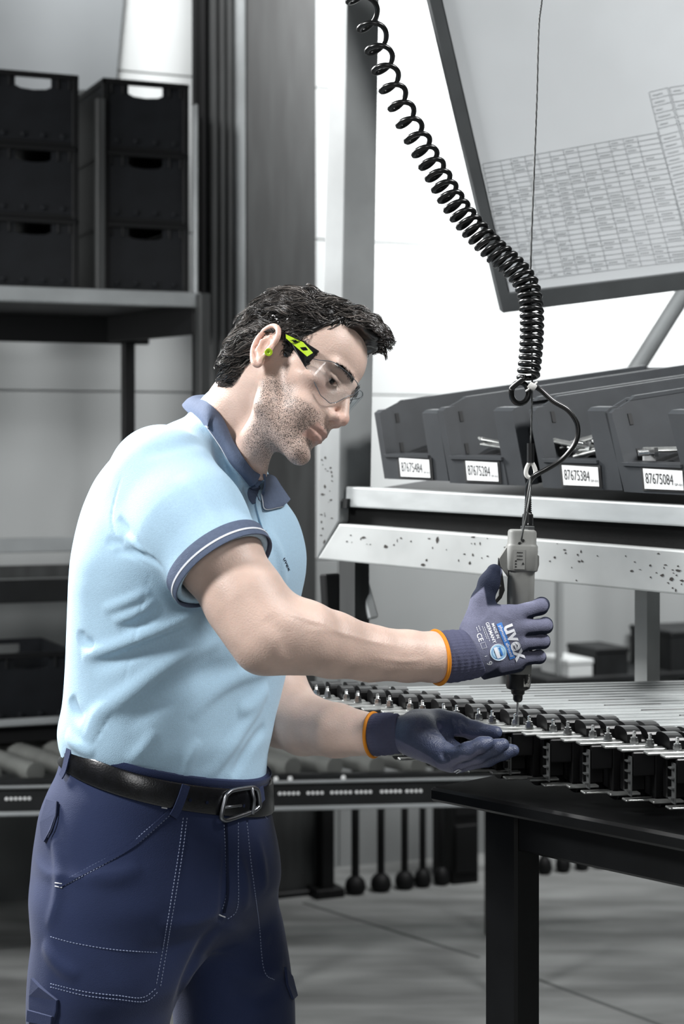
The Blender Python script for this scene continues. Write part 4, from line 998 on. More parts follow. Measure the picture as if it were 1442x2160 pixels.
# ---- hands (shared by body and gloves)
def right_hand(o=0.0):
    J = lambda px, py, Y: W(px, py, Y)
    L = [(chain([J(1000, 1335, 2.428), J(1078, 1297, 2.446)], [.0150+o, .0125+o]), .016),
         (chain([J(995, 1358, 2.424), J(1087, 1325, 2.442)], [.0160+o, .0128+o]), .016),
         (chain([J(995, 1382, 2.424), J(1088, 1357, 2.444)], [.0160+o, .0124+o]), .016),
         (chain([J(1000, 1405, 2.428), J(1082, 1390, 2.450)], [.0165+o, .0118+o]), .016),
         (chain([J(1010, 1410, 2.44), J(1090, 1398, 2.462)], [.0150+o, .0130+o]), .014),
         (chain([J(1000, 1325, 2.440), J(1017, 1268, 2.452), J(1031, 1230, 2.458), J(1042, 1206, 2.462)], [.0190+o, .0150+o, .0135+o, .0108+o], .008), .014),
         (chain([J(1025, 1300, 2.446), J(1060, 1296, 2.446)], [.0130+o, .0105+o]), .014)]
    L += [(chain([J(1078, 1298, 2.446), J(1139, 1280, 2.456), J(1142, 1276, 2.490), J(1118, 1280, 2.520)], [.0125+o, .0106+o, .0102+o, .0095+o], .005), .006),
          (chain([J(1087, 1325, 2.442), J(1150, 1321, 2.454), J(1150, 1317, 2.490), J(1120, 1320, 2.522)], [.0128+o, .0096+o, .0094+o, .0090+o], .005), .003),
          (chain([J(1088, 1357, 2.444), J(1145, 1354, 2.456), J(1145, 1351, 2.490), J(1116, 1354, 2.520)], [.0124+o, .0090+o, .0088+o, .0086+o], .005), .003),
          (chain([J(1082, 1390, 2.450), J(1137, 1386, 2.462), J(1136, 1384, 2.492), J(1110, 1388, 2.518)], [.0118+o, .0086+o, .0085+o, .0082+o], .005), .003)]
    return L
def left_hand(o=0.0):
    J = lambda px, py, Y: W(px, py, Y - .035)
    L = [(chain([J(850, 1547, 2.495), J(885, 1552, 2.487)], [.024+o, .026+o]), .02),
         (chain([J(880, 1556, 2.475), J(935, 1598, 2.444)], [.0230+o, .0150+o]), .02),
         (chain([J(885, 1552, 2.490), J(955, 1605, 2.455)], [.0230+o, .0140+o]), .02),
         (chain([J(890, 1545, 2.505), J(968, 1606, 2.475)], [.0220+o, .0140+o]), .02),
         (chain([J(890, 1540, 2.515), J(982, 1596, 2.497)], [.0210+o, .0140+o]), .02),
         (chain([J(880, 1533, 2.520), J(925, 1526, 2.530), J(962, 1527, 2.535)], [.0210+o, .0185+o, .0150+o], .01), .016),
         (chain([J(955, 1527, 2.535), J(1000, 1541, 2.530), J(1045, 1545, 2.512)], [.0145+o, .0125+o, .0092+o], .008), .008)]
    L += [(chain([J(935, 1602, 2.442), J(985, 1584, 2.424), J(1015, 1571, 2.420), J(1029, 1567, 2.422)], [.0128+o, .0112+o, .0102+o, .0088+o], .005), .005),
          (chain([J(953, 1609, 2.452), J(1010, 1592, 2.442), J(1045, 1576, 2.439), J(1060, 1571, 2.440)], [.0122+o, .0112+o, .0100+o, .0088+o], .005), .003),
          (chain([J(966, 1611, 2.470), J(1028, 1600, 2.462), J(1063, 1587, 2.458), J(1082, 1583, 2.459)], [.0122+o, .0108+o, .0096+o, .0082+o], .005), .003),
          (chain([J(982, 1600, 2.494), J(1035, 1592, 2.484), J(1062, 1583, 2.480), J(1076, 1581, 2.478)], [.0118+o, .0104+o, .0092+o, .0080+o], .005), .003)]
    return L
for f, k in right_hand(-.0065) + left_hand(-.0065): body.u(f, .004)
body.sub(ell(W(957, 1553, 2.453), (.046, .026, .022)), .01)
# ---- polo shirt
shirt = Field()
SHIRT = [(872, 420, 520, 2.55, 30, .80), (890, 372, 535, 2.55, 30, .72), (915, 325, 543, 2.55, 30, .68), (950, 268, 546, 2.55, 30, .66), (1000, 226, 556, 2.55, 30, .64), (1050, 203, 584, 2.55, 30, .64), (1100, 189, 616, 2.55, 30, .64), (1160, 178, 633, 2.55, 30, .64), (1210, 173, 634, 2.55, 32, .64),
         (1260, 170, 625, 2.55, 34, .64), (1320, 166, 611, 2.545, 36, .65), (1400, 161, 599, 2.54, 39, .66), (1470, 153, 584, 2.53, 43, .68), (1525, 141, 571, 2.525, 46, .70), (1560, 141, 564, 2.52, 49, .71), (1600, 149, 556, 2.52, 50, .71), (1650, 142, 552, 2.52, 50, .72), (1700, 135, 548, 2.52, 50, .72)]
shirt.u(rows(SHIRT, 2.25), .01)
CA, CB = W(340, 1008, 2.43), W(470, 1200, 2.33); CD = (EL - SR) / np.linalg.norm(EL - SR)
sleeve = Field(); sleeve.u(chain([CA, W(400, 1100, 2.38), CB, CB + CD * .05], [.073, .0735, .0655, .064], .02), .01)
sleeve.cut(halfspace(CB, CD), .004)
shirt.u(sleeve.ev, .030)
LA = W(466, 1035, 2.67)
sl2 = Field(); sl2.u(chain([LA, W(512, 1130, 2.68), W(542, 1215, 2.69)], [.058, .058, .058], .02), .01); sl2.cut(halfspace(W(553, 1200, 2.69), (0.02, 0, -1)), .004)
shirt.u(sl2.ev, .025)
shirt.sub(rc(CB - CD * .030, CB + CD * .08, .0605, .0625), .003)              # hollow of the near sleeve
shirt.u(rc(W(468, 938, 2.555), W(498, 900, 2.545), .0655, .0640), .012)
stand = Field(); stand.u(chain(NECK, [.0655, .0635, .0615], .02), .01); stand.u(rc(W(505, 985, 2.50), hw((0.012, .020, -.085))[0], .0325, .029), .014); stand.u(rc(W(548, 1000, 2.49), hw((.030, .000, -.055))[0], .0140, .015), .012)
stand.cut(halfspace(W(478, 932, 2.5), (.81, .0, .58)), .004); shirt.u(stand.ev, .006)
def F_(pts, amp, w, fld=None, y0=2.0):
    fld = fld or shirt; q, _ = fld.hit(spline(pts, 4) if len(pts) > 2 else pts, y0=y0); return list(q), amp*1.6, w*.85
folds = [
 ([(432, 1282), (370, 1318), (296, 1348), (230, 1370), (172, 1385)], .007, .011), ([(420, 1318), (340, 1352), (250, 1388), (190, 1405)], -.006, .014),
 ([(470, 1350), (400, 1378), (330, 1420), (262, 1470), (207, 1508), (183, 1566)], .008, .013), ([(500, 1400), (420, 1425), (330, 1480), (260, 1540)], -.005, .016),
 ([(318, 1245), (270, 1268), (215, 1288)], .004, .008), ([(330, 1262), (290, 1292), (235, 1312)], .004, .008), ([(345, 1280), (300, 1312), (250, 1330)], -.003, .009),
 ([(250, 1090), (282, 1135), (318, 1178), (345, 1200)], -.0045, .006), ([(268, 1120), (300, 1160), (325, 1180)], .005, .007), ([(240, 1163), (285, 1166), (330, 1185)], -.004, .006), ([(225, 1140), (262, 1150)], -.003, .006),
 ([(475, 885), (500, 940), (520, 1010), (535, 1080), (545, 1115)], -.004, .009), ([(455, 930), (490, 980), (515, 1040)], .004, .010), ([(560, 1110), (590, 1170), (600, 1240)], .004, .010),
 ([(555, 1480), (510, 1540), (470, 1600), (432, 1645)], .005, .010), ([(560, 1530), (525, 1580), (490, 1640)], -.005, .010), ([(566, 1450), (530, 1490), (500, 1500)], .005, .012), ([(420, 1560), (400, 1600), (380, 1650)], .003, .010),
 ([(150, 1470), (158, 1500), (175, 1520)], -.006, .010), ([(140, 1545), (160, 1570), (200, 1590)], .006, .009), ([(172, 1330), (176, 1352), (200, 1362)], -.006, .008),
 ([(300, 960), (380, 940), (430, 930)], -.002, .012), ([(380, 1000), (430, 1060), (470, 1130)], .002, .014),
 ([(590, 1300), (560, 1330), (520, 1340)], .004, .010), ([(600, 1380), (560, 1410), (500, 1430), (440, 1470), (400, 1520)], .005, .012), ([(330, 1540), (300, 1580), (270, 1610)], .003, .010)]
done = [F_(*a) for a in folds]
for p in done: shirt.fold(*p)
# seams pressed into the cloth
seams = [[(258, 1000), (240, 1060), (235, 1095), (243, 1130), (262, 1162), (300, 1188), (322, 1198)], [(318, 1205), (300, 1270), (285, 1345), (258, 1450)], [(240, 1500), (215, 1540), (190, 1580)], [(385, 872), (372, 882), (310, 905)]]
done = [F_(s, -.0012, .0022) for s in seams]
for p in done: shirt.fold(*p)
# ---- trousers
pants = Field()
HIPS = [(1540, 150, 560, 2.52, 50, .72), (1580, 146, 562, 2.52, 50, .72), (1620, 136, 561, 2.52, 50, .72), (1660, 117, 559, 2.52, 50, .73), (1700, 102, 558, 2.52, 50, .74), (1745, 94, 566, 2.52, 50, .75), (1800, 87, 577, 2.52, 50, .76), (1860, 85, 582, 2.52, 50, .75), (1900, 98, 570, 2.52, 50, .72), (1945, 128, 545, 2.52, 50, .66), (1990, 185, 500, 2.52, 50, .55)]
pants.u(rows(HIPS, 2.25), .01); pants.u(rows(NLEG, 2.25), .035); pants.u(rows(FLEG, 2.25), .03)
pf = [([(478, 1760), (474, 1830), (470, 1900), (462, 1945)], -.003, .006), ([(462, 1950), (430, 1990), (400, 2050), (375, 2110)], -.008, .012),
      ([(465, 1925), (400, 1945), (330, 1950)], .004, .012), ([(470, 1950), (520, 1975), (570, 1985)], .004, .012), ([(300, 1830), (240, 1850), (180, 1845)], .0025, .014), ([(440, 1975), (360, 2000), (290, 2010)], -.003, .014),
      ([(110, 1760), (125, 1830), (120, 1900), (100, 1960)], .004, .010), ([(540, 1760), (552, 1820), (560, 1880)], .003, .010), ([(600, 2040), (540, 2060), (480, 2050)], .004, .012), ([(590, 2090), (540, 2110), (480, 2100)], -.004, .012), ([(90, 1990), (130, 2040), (170, 2060)], .004, .012), ([(500, 1790), (515, 1850), (520, 1920)], .003, .008)]
done = [F_(a, b, c, pants) for a, b, c in pf]
for p in done: pants.fold(*p)
TOPPX = [(154, 1570), (206, 1594), (290, 1621), (373, 1646), (456, 1659), (531, 1652)]
BOTPX = [(140, 1632), (206, 1659), (290, 1684), (373, 1709), (439, 1724), (497, 1728), (535, 1716)]
def plane_of(px, fld):
    q, _ = fld.hit(px); c = q.mean(0); u, s, vt = np.linalg.svd(q - c); n = vt[2]; n = n if n[2] > 0 else -n; return c, n, q
tc_, tn_, _ = plane_of(TOPPX, pants); bc_, bn_, _ = plane_of(BOTPX, pants)
def ring_on(fld, c, n, off, m=96):
    """loop where the surface meets a plane, lifted by off"""
    e1 = np.cross(n, [0, 1, 0]); e1 /= np.linalg.norm(e1); e2 = np.cross(n, e1)
    a = np.arange(m) * 2 * PI / m; D = np.cos(a)[:, None]*e1 + np.sin(a)[:, None]*e2
    t = np.full(m, 0.02); O = np.array(c)
    for _ in range(60): t = t + np.clip(-fld.ev(O + D * t[:, None]), -.01, .02)
    return O + D * (t + off)[:, None]
axis_pt = lambda c, n: np.array([W(350, 1640, 2.52)[0], 2.52, c[2] - ((W(350, 1640, 2.52)[0]-c[0])*n[0] + (2.52-c[1])*n[1]) / n[2]])
tctr, bctr = axis_pt(tc_, tn_), axis_pt(bc_, bn_)
belt_top = ring_on(pants, tctr, tn_, 0.0); belt_bot = ring_on(pants, bctr, bn_, 0.0)
pants_solid = pants.ev
pants.cut(halfspace(tctr + tn_ * .006, tn_), .002)
def band(name, A, B, t, mat, parent, off=0.0, rnd=.2):
    """closed strap between two loops, thickness t outward, softly rounded edges"""
    m = len(A); c = (A.mean(0) + B.mean(0)) / 2; g = G(); prof = []
    ou = (A + B) / 2 - c; ou /= np.linalg.norm(ou, axis=1, keepdims=True)
    lay = [(0, 0), (0.0, .7), (rnd*.35, 1), (1 - rnd*.35, 1), (1.0, .7), (1, 0)]
    V = []
    for f, h in lay: V += list(A + (B - A) * f + ou * (off + t * h))
    k = len(lay)
    Fc = [(j*m + i, j*m + (i+1) % m, ((j+1) % k)*m + (i+1) % m, ((j+1) % k)*m + i) for j in range(k) for i in range(m)]
    g.add(V, Fc); return g.build(name, mat, parent, auto=True)
def ribbon(fld, px, w, off, thick, y0=2.0, n=6):
    """thin strap following the surface under a pixel path; returns a G"""
    P, N = fld.hit(spline(px, n) if len(px) > 2 else [np.array(px[0]) + (np.array(px[1]) - np.array(px[0])) * i / 12 for i in range(13)], off, y0=y0); T = np.gradient(P, axis=0); S = np.cross(T, N); S /= np.linalg.norm(S, axis=1, keepdims=True) + 1e-9
    g = G(); m = len(P); V = []
    for a, h in ((-.5, 0), (-.5, thick), (.5, thick), (.5, 0)): V += list(P + S * w * a + N * h)
    g.add(V, [(j*m+i, j*m+i+1, ((j+1) % 4)*m+i+1, ((j+1) % 4)*m+i) for j in range(4) for i in range(m-1)] + [(0, m, 2*m, 3*m), (m-1, 2*m-1, 3*m-1, 4*m-1)])
    return g
def stitches(fld, paths, r=.0006, dash=.0045, y0=2.0, gap=.45):
    g = G()
    for px in paths:
        P, N = fld.hit(spline(px, 14) if len(px) > 2 else [np.array(px[0]) + (np.array(px[1]) - np.array(px[0])) * i / 30 for i in range(31)], .0005, y0=y0)
        s = np.r_[0, np.cumsum(np.linalg.norm(np.diff(P, axis=0), axis=1))]
        for q in np.arange(0, s[-1] - dash, dash):
            a = [np.interp(q, s, P[:, i]) for i in range(3)]; b = [np.interp(q + dash*(1-gap), s, P[:, i]) for i in range(3)]
            g.cyl(a, b, r, n=4)
    return g
def on_surface(fld, V, F, origin, ex, ey, off, y0=2.0):
    """lay a flat word on a surface: local x, y -> photo-plane directions ex, ey about origin (px)"""
    px = np.array(origin) + V[:, :1] * np.array(ex) + V[:, 1:2] * np.array(ey)
    P, N = fld.hit(px, off, y0=y0); return P, F
material('lens_edge', '#5A6066', 0.15, spec=0.6)
# ---------------------------------------------------------------- build the man's meshes
BH = 0.0019
lo = [-0.42, 2.10, 0.10]; hi = [0.30, 2.85, 1.74]
bo, BV = body.build('body', lo, hi, BH, 'skin', man)
p = hl(BV); x, y, z = np.abs(p[:, 0]), p[:, 1], p[:, 2]
hd = (np.linalg.norm(p - [0, .02, 0], axis=1) < .16)
beard = sstep(-.012, -.035, z - .35*(.075 - y)*0) * sstep(-.01, .01, y + .0) * sstep(-.145, -.118, z)
beard *= 1 - sstep(.030, .016, x) * sstep(-.052, -.045, z) * sstep(.09, .10, y) * 0.6
beard *= 1 - sstep(.045, .058, y) * sstep(-.045, -.034, z)
beard = np.maximum(beard, sstep(.012, .018, y) * sstep(.034, .026, y) * sstep(.01, -.01, z) * sstep(.05, .06, x) * .7) * hd
lips = sstep(.0272, .0225, x) * (sstep(-.0530, -.0552, z - x*.10) * sstep(-.0765, -.0738, z + x*.22) * (y > .08)) * hd
beard *= 1 - lips
attr(bo, 'stubble', beard * .95); attr(bo, 'lips', lips * .5)
bl = np.exp(-((x-.045)/.016)**2 - ((z+.008)/.016)**2) * (y > .03) * .35 + np.exp(-((x)/.014)**2 - ((z+.028)/.012)**2) * (y > .10) * .45
ear = (x > .072) * (y < .006) * (np.abs(z) < .04) * .35
attr(bo, 'blush', (bl + ear) * hd)
attr(bo, 'shade_of_brow', np.exp(-((z-.0320 - .006*np.sin(np.clip(x/.05, 0, 1)*PI))/.0040)**2) * sstep(.008, .014, x) * sstep(.052, .046, x) * (y > .05) * .55 * hd)
# eyes
for s in (1, -1):
    g = G(); c = hw((s*.032, .0745, .0150))[0]; ax = HR @ np.array([0.05*s, .93, -.34]); ax /= np.linalg.norm(ax); r = .0128 * HS
    g.lathe([(-r*math.cos(a), r*math.sin(a)) for a in np.linspace(.02, PI-.02, 18)], c, ax, 24); e = g.build('eyeball', 'eye_white', man, True)
    g = G(); g.lathe([(r*math.cos(a)+.0003, r*math.sin(a)) for a in np.linspace(.52, .02, 8)], c, ax, 24); g.build('iris', 'eye_dark', e, True)
# ---- hair
capf = Field(); capf.u(local(ell((0, -.012, .056), (.0795, .100, .086)), HR, HT, HS), .01); capf.u(local(ell((0, .036, .066), (.064, .060, .054)), HR, HT, HS), .03)
capf.u(local(ell((0, -.070, -.010), (.058, .030, .055)), HR, HT, HS), .03)
capf.u(local(ell((0, .066, .112), (.042, .034, .022)), HR, HT, HS), .02)
ZY = [-.13, -.075, -.050, -.034, -.024, -.018, .003, .006, .020, .023, .034, .046, .060, .078, .10]; ZZ = [-.062, -.062, -.055, -.03, .010, .036, .038, .006, .006, .030, .046, .078, .094, .104, .116]
def hairline(p):
    yy = p[:, 1] - .010 * np.exp(-(p[:, 0] / .028)**2) * (p[:, 2] > .06)
    return np.interp(yy, ZY, ZZ) - p[:, 2]
def cap_cut(P): return np.clip(hairline(hl(P)) * .55, -.02, .02) * HS
capf.cut(cap_cut, .006)
def waves(P):
    q = hl(P); return .0022 * np.sin(q[:, 2]*150 + q[:, 0]*60 + 3*np.sin(q[:, 1]*55)) * np.sin(q[:, 1]*95 + 2*np.sin(q[:, 0]*70))
capf.disp(waves)
clo = HT - .19; chi = HT + .19
hb, HV = capf.build('hair', clo, chi, .003, 'hair', man)
rng = np.random.default_rng(4)
q = hl(HV); nrm = capf.normal(HV); nl = nrm @ HR
outer = (hairline(q) < -.003) & (((q - [0, -.01, .03]) * nl).sum(1) > 0)
idx = np.where(outer)[0]
def flow(q, n):
    """combing direction in head space: side hair runs back and down, the top sweeps forward into a quiff"""
    top = sstep(.085, .118, q[:, 2]) * sstep(-.03, .03, q[:, 1])
    side = np.stack([-.0*q[:, 0], -np.ones(len(q)), -.45 - .9*sstep(-.03, -.09, q[:, 1])], 1)
    tp = np.stack([-.35 - 1.5*q[:, 0], .9*np.ones(len(q)), .25*np.ones(len(q))], 1)
    d = side * (1 - top[:, None]) + tp * top[:, None]
    d = d - n * (d * n).sum(1, keepdims=True); return d / (np.linalg.norm(d, axis=1, keepdims=True) + 1e-9), top
def grow(P0, L, seed, lift, steps=7):
    r = np.random.default_rng(seed); P = P0.copy(); out = [P.copy()]; ph = r.uniform(0, 6.28, len(P)); am = r.uniform(.45, 1.25, len(P))
    for i in range(steps):
        n = capf.normal(P) @ HR; ql = hl(P); d, top = flow(ql, n); s = np.cross(n, d); t = (i + 1) / steps
        wob = (am * np.sin(ph + t * 7.5))[:, None]
        up = lift * (1.0 - 1.2*t)
        dl = d + s * wob + n * (up[:, None] + top[:, None] * .35 * (1 - 2.0*t))
        dl /= np.linalg.norm(dl, axis=1, keepdims=True)
        P = P + (dl @ HR.T) * (L / steps)[:, None] * HS
        dd = capf.ev(P); lowest = .0008 + .004 * t * lift
        P = P + (capf.normal(P)) * np.clip(lowest - dd, 0, .02)[:, None]
        out.append(P.copy())
    return np.stack(out, 1)
gi = rng.choice(idx, 300, replace=False); gp = HV[gi]
gl = rng.uniform(.028, .048, len(gp)); gq = hl(gp); front = sstep(.05, .09, gq[:, 1]) * sstep(.085, .11, gq[:, 2]); gl = gl * (1 - .35*sstep(0, -.05, gq[:, 2])) + .012 * front; gl = gl * (1 - .72 * ((gq[:, 2] < .034) & (gq[:, 1] > -.005)))
guide = grow(gp, gl, 1, rng.uniform(.25, 1.0, len(gp)) + .7*front)
NS = 7500
si = rng.choice(idx, NS); sp = HV[si] + rng.normal(0, .001, (NS, 3))
cl = np.array([np.argmin(((gp - a) ** 2).sum(1)) for a in sp])
st = grow(sp, gl[cl] * rng.uniform(.7, 1.05, NS), 2, rng.uniform(.1, .5, NS))
tt = np.linspace(0, 1, st.shape[1])[None, :, None]
pull = .85 * tt ** .7
st = st * (1 - pull) + (guide[cl] + (sp - gp[cl])[:, None, :] * (1 - .72 * tt)) * pull
# tapered three-sided strands
m = st.shape[1]; T = np.gradient(st, axis=1); T /= np.linalg.norm(T, axis=2, keepdims=True) + 1e-9
U = np.cross(T, np.array([.3, .8, .5])); U /= np.linalg.norm(U, axis=2, keepdims=True) + 1e-9; Wv = np.cross(T, U)
rad = (.00052 * (1 - .75 * np.linspace(0, 1, m)**1.5))[None, :, None] * rng.uniform(.7, 1.5, (NS, 1, 1))
V = np.stack([st + rad * (U * math.cos(a) + Wv * math.sin(a)) for a in (0, 2.094, 4.189)], 2).reshape(-1, 3)
base = (np.arange(NS) * m * 3)[:, None, None] + (np.arange(m - 1) * 3)[None, :, None]
Q = []
for k in range(3):
    k2 = (k + 1) % 3; Q.append(np.stack([base + k, base + k2, base + 3 + k2, base + 3 + k], -1).reshape(-1, 4))
hs_ = mk_np('hair_strands', V, np.concatenate(Q), 'hair', hb)
attr(hs_, 'grey_highlight', np.repeat(np.clip(rng.random(NS)**5 * 1.0 + rng.random(300)[cl]**5 * .3, 0, 1), m * 3))  # random pale strands paint highlights and some grey into the hair
# brows and lashes
headf = Field(); sculpt_head(headf)
for s in (1, -1):
    g = G(); r = random.Random(3)
    for i in range(260):
        u = r.random(); xx = s * (.009 + .042 * u); zz = .0300 + .0055 * math.sin(min(1, u * 1.15) * PI * .75) + r.gauss(0, .0020 * (1 - .6*u))
        a = np.array([[xx, .12, zz]]); 
        O = hw(a); D = np.broadcast_to(HR @ np.array([0, -1.0, 0]), O.shape); t = headf.march(O, D, 0, .09)
        if np.isnan(t[0]): continue
        b = O[0] + D[0] * t[0]; dv = HR @ np.array([s * (.35 + .65*u), .10, .75 * (1-u) - .15]); dv /= np.linalg.norm(dv)
        g.cyl(b, b + dv * r.uniform(.005, .008), .00035, .0001, n=3, cap=False)
    g.build('eyebrow', 'hair', man)
    g = G()
    for i in range(46):
        u = i/45; a0 = np.array([s*(.0205 + .022*u), .0895 - .004*u, .0138 + .0012*math.sin(PI*u)]); b = hw(a0)[0]; dv = HR @ np.array([s*(.1 + .5*u), .80, -.50]); dv /= np.linalg.norm(dv); g.cyl(b, b + dv*.0062, .00032, .0001, n=3, cap=False)
    g.build('eyelashes', 'hair', man)
# ---- clothes
so, SV = shirt.build('polo_shirt', [-0.42, 2.20, 0.90], [0.02, 2.84, 1.56], .0026, 'polo_blue', man)
po, PV = pants.build('trousers', [-0.50, 2.25, 0.03], [0.02, 2.80, 1.10], .0036, 'navy_twill', man)
# sleeve cuff
def tube_ring(c, d, r0, r1, w, name, mat, parent, m=64, wob=0):
    e1 = np.cross(d, [0, 1, 0]); e1 /= np.linalg.norm(e1); e2 = np.cross(d, e1); a = np.arange(m)*2*PI/m
    D = np.cos(a)[:, None]*e1 + np.sin(a)[:, None]*e2
    return c - d*w/2 + D*r0, c + d*w/2 + D*r1
sleeve_sdf = Field(); sleeve_sdf.u(chain([CA, W(400, 1100, 2.38), CB, CB + CD * .05], [.073, .0735, .0655, .064], .02), .01)
ca = ring_on(sleeve_sdf, CB - CD*.022, CD, .0); cb = ring_on(sleeve_sdf, CB + CD*.004, CD, .0)
band('sleeve_cuff', ca, cb, .0022, 'rib_knit', so, .0013)
band('cuff_stripe', ca*.42 + cb*.58, ca*.30 + cb*.70, .0009, 'white_thread', so, .0034)
# collar: fold-over sheet, near half found on the shirt, far half round the back of the neck
solid = Field(); solid.u(shirt.ev, .001); solid.u(body.ev, .002)
inn = [(443, 852), (473, 884), (497, 931), (516, 962), (532, 986), (547, 997)]
out = [(386, 868), (434, 903), (459, 939), (485, 972), (504, 999), (524, 1019)]
def sheet(name, A, B, t, mat, parent, n=10, bulge=.006):
    A = spline(A, n); B = spline(B, n); m = len(A); K = 6; V = []; nn = np.cross(np.gradient(A, axis=0), B - A); nn /= np.linalg.norm(nn, axis=1, keepdims=True) + 1e-9
    if (nn[:, 1].mean()) > 0: nn = -nn
    for side in (0, 1):
        for k in range(K + 1):
            f = k / K; V += list(A + (B - A) * f + nn * (bulge * math.sin(PI * f) + t * side))
    idf = lambda s, k, i: (s*(K+1) + k)*m + i
    Fc = []
    for k in range(K):
        for i in range(m - 1):
            Fc.append((idf(1, k, i), idf(1, k, i+1), idf(1, k+1, i+1), idf(1, k+1, i))); Fc.append((idf(0, k, i), idf(0, k+1, i), idf(0, k+1, i+1), idf(0, k, i+1)))
    for i in range(m - 1):
        Fc.append((idf(0, 0, i), idf(0, 0, i+1), idf(1, 0, i+1), idf(1, 0, i))); Fc.append((idf(0, K, i), idf(1, K, i), idf(1, K, i+1), idf(0, K, i+1)))
    for k in range(K):
        Fc.append((idf(0, k, 0), idf(1, k, 0), idf(1, k+1, 0), idf(0, k+1, 0))); Fc.append((idf(0, k, m-1), idf(0, k+1, m-1), idf(1, k+1, m-1), idf(1, k, m-1)))
    g = G(); g.add(V, Fc); return g.build(name, mat, parent, auto=True), A, B
pi_, _ = solid.hit(inn, .004); po_, _ = solid.hit(out, .003)
back_i = [W(455, 842, 2.60), W(425, 842, 2.565)]; back_o = [W(420, 850, 2.645), W(385, 858, 2.59)]
far_i = [W(545, 985, 2.575), W(520, 920, 2.615), W(485, 868, 2.625)]; far_o = [W(560, 985, 2.62), W(530, 930, 2.66), W(470, 870, 2.68)]
col, cA, cB = sheet('collar', np.array(far_i + back_i + list(pi_)), np.array(far_o + back_o + list(po_)), .0022, 'rib_knit', so)
k0 = 45
ed = G(); ed.tube(cB[k0:], .0011, 5); ed.build('collar_edge', 'white_thread', so, True)
# far collar wing, open placket, buttons
wa = [(549, 990), (562, 1010), (580, 1036), (598, 1062)]; wb = [(545, 1045), (548, 1060), (555, 1078), (590, 1072)]
w1, _ = solid.hit(wa, .010); w2, _ = solid.hit(wb, .005)
w1[:, 1] += .004
wg, a1, b1 = sheet('collar', w1, w2, .0022, 'rib_knit', so, 8, .003)
ed = G(); ed.tube(b1, .0011, 5); ed.build('collar_edge', 'white_thread', so, True)
ribbon(solid, [(541, 1012), (535, 1030), (531, 1045), (540, 1062)], .016, .0006, .0014).build('button_placket', 'rib_knit', so)
ribbon(solid, [(559, 1012), (548, 1040), (542, 1064), (556, 1120)], .008, .0012, .0016).build('placket_edge', 'polo_blue', so)
bp, bn = solid.hit([(540, 1029)], .0022)
bt = G(); bt.lathe([(0, .0045), (.0016, .0048), (.0022, .0042), (.0017, .0034), (.0017, .0005)], bp[0], bn[0], 20)
b_ = bt.build('button', 'button', so, auto=True)
bh = G(); e1 = np.cross(bn[0], [0, 0, 1]); e1 /= np.linalg.norm(e1); e2 = np.cross(bn[0], e1)
for a, b in ((1, 1), (1, -1), (-1, 1), (-1, -1)): bh.cyl(bp[0] + (e1*a + e2*b)*.0011 + bn[0]*.0016, bp[0] + (e1*a + e2*b)*.0011 + bn[0]*.0020, .0005, n=6)
bh.build('button_thread', 'white_thread', b_)
# small dark chest mark
V, Fx = text_mesh('uvex', 13, .25); P, Fx = on_surface(solid, V, Fx, (604, 1190), (.45, 1.1), (.55, -.25), .0008)
mk('chest_mark', P, Fx, 'navy_dark', so)
# belt, loops, buckle
bl_ = band('belt', belt_top*.90 + belt_bot*.10, belt_bot*.97 + belt_top*.03, .0042, 'belt_leather', man, .0008)
wb = band('waistband', belt_top + tn_*.006, belt_top - tn_*.004, .0012, 'navy_twill', po)
PS = Field().u(pants_solid, .001)
for pts in ([(388, 1655), (380, 1680), (370, 1705), (361, 1722)], [(156, 1574), (150, 1600), (144, 1625), (137, 1640)], [(541, 1660), (545, 1690)]):
    ribbon(PS, pts, .012, .0058, .0018).build('belt_loop', 'navy_twill', po)
bk = G(); f4, n4 = PS.hit([(470, 1668), (532, 1658), (538, 1706), (456, 1736)], .0085)
loop = [f4[0], f4[1], f4[2], f4[3]]
cyc = []
for i in range(4):
    a, b, c = loop[i-1], loop[i], loop[(i+1) % 4]
    cyc += [b + (a-b)*.22, b + (a-b)*.08 + (c-b)*.06, b + (c-b)*.22]
bk.tube(spline(cyc, 4, True), .0032, 8, closed=True); bko = bk.build('buckle', 'buckle_steel', bl_, True)
pr = G(); pp, _ = PS.hit([(462, 1702), (480, 1700), (500, 1698)], .008); pr.tube(pp, .0020, 8); pr.build('buckle_prong', 'buckle_steel', bl_, True)
rb = ribbon(PS, [(452, 1668), (450, 1700), (449, 1732)], .009, .0075, .0025); 
kp = G(); k4, _ = PS.hit([(520, 1660), (526, 1685), (522, 1718)], .0085); kp.tube(k4, .0026, 8); kp.build('belt_keeper', 'buckle_steel', bl_, True)
ho = G()
for p_ in ((397, 1687), (432, 1692), (496, 1700), (508, 1699)):
    c_, n_ = PS.hit([p_], .0052); ho.lathe([(0, .0022), (.0006, .0024), (.0006, .0001)], c_[0], n_[0], 10)
ho.build('belt_holes', 'navy_dark', bl_)
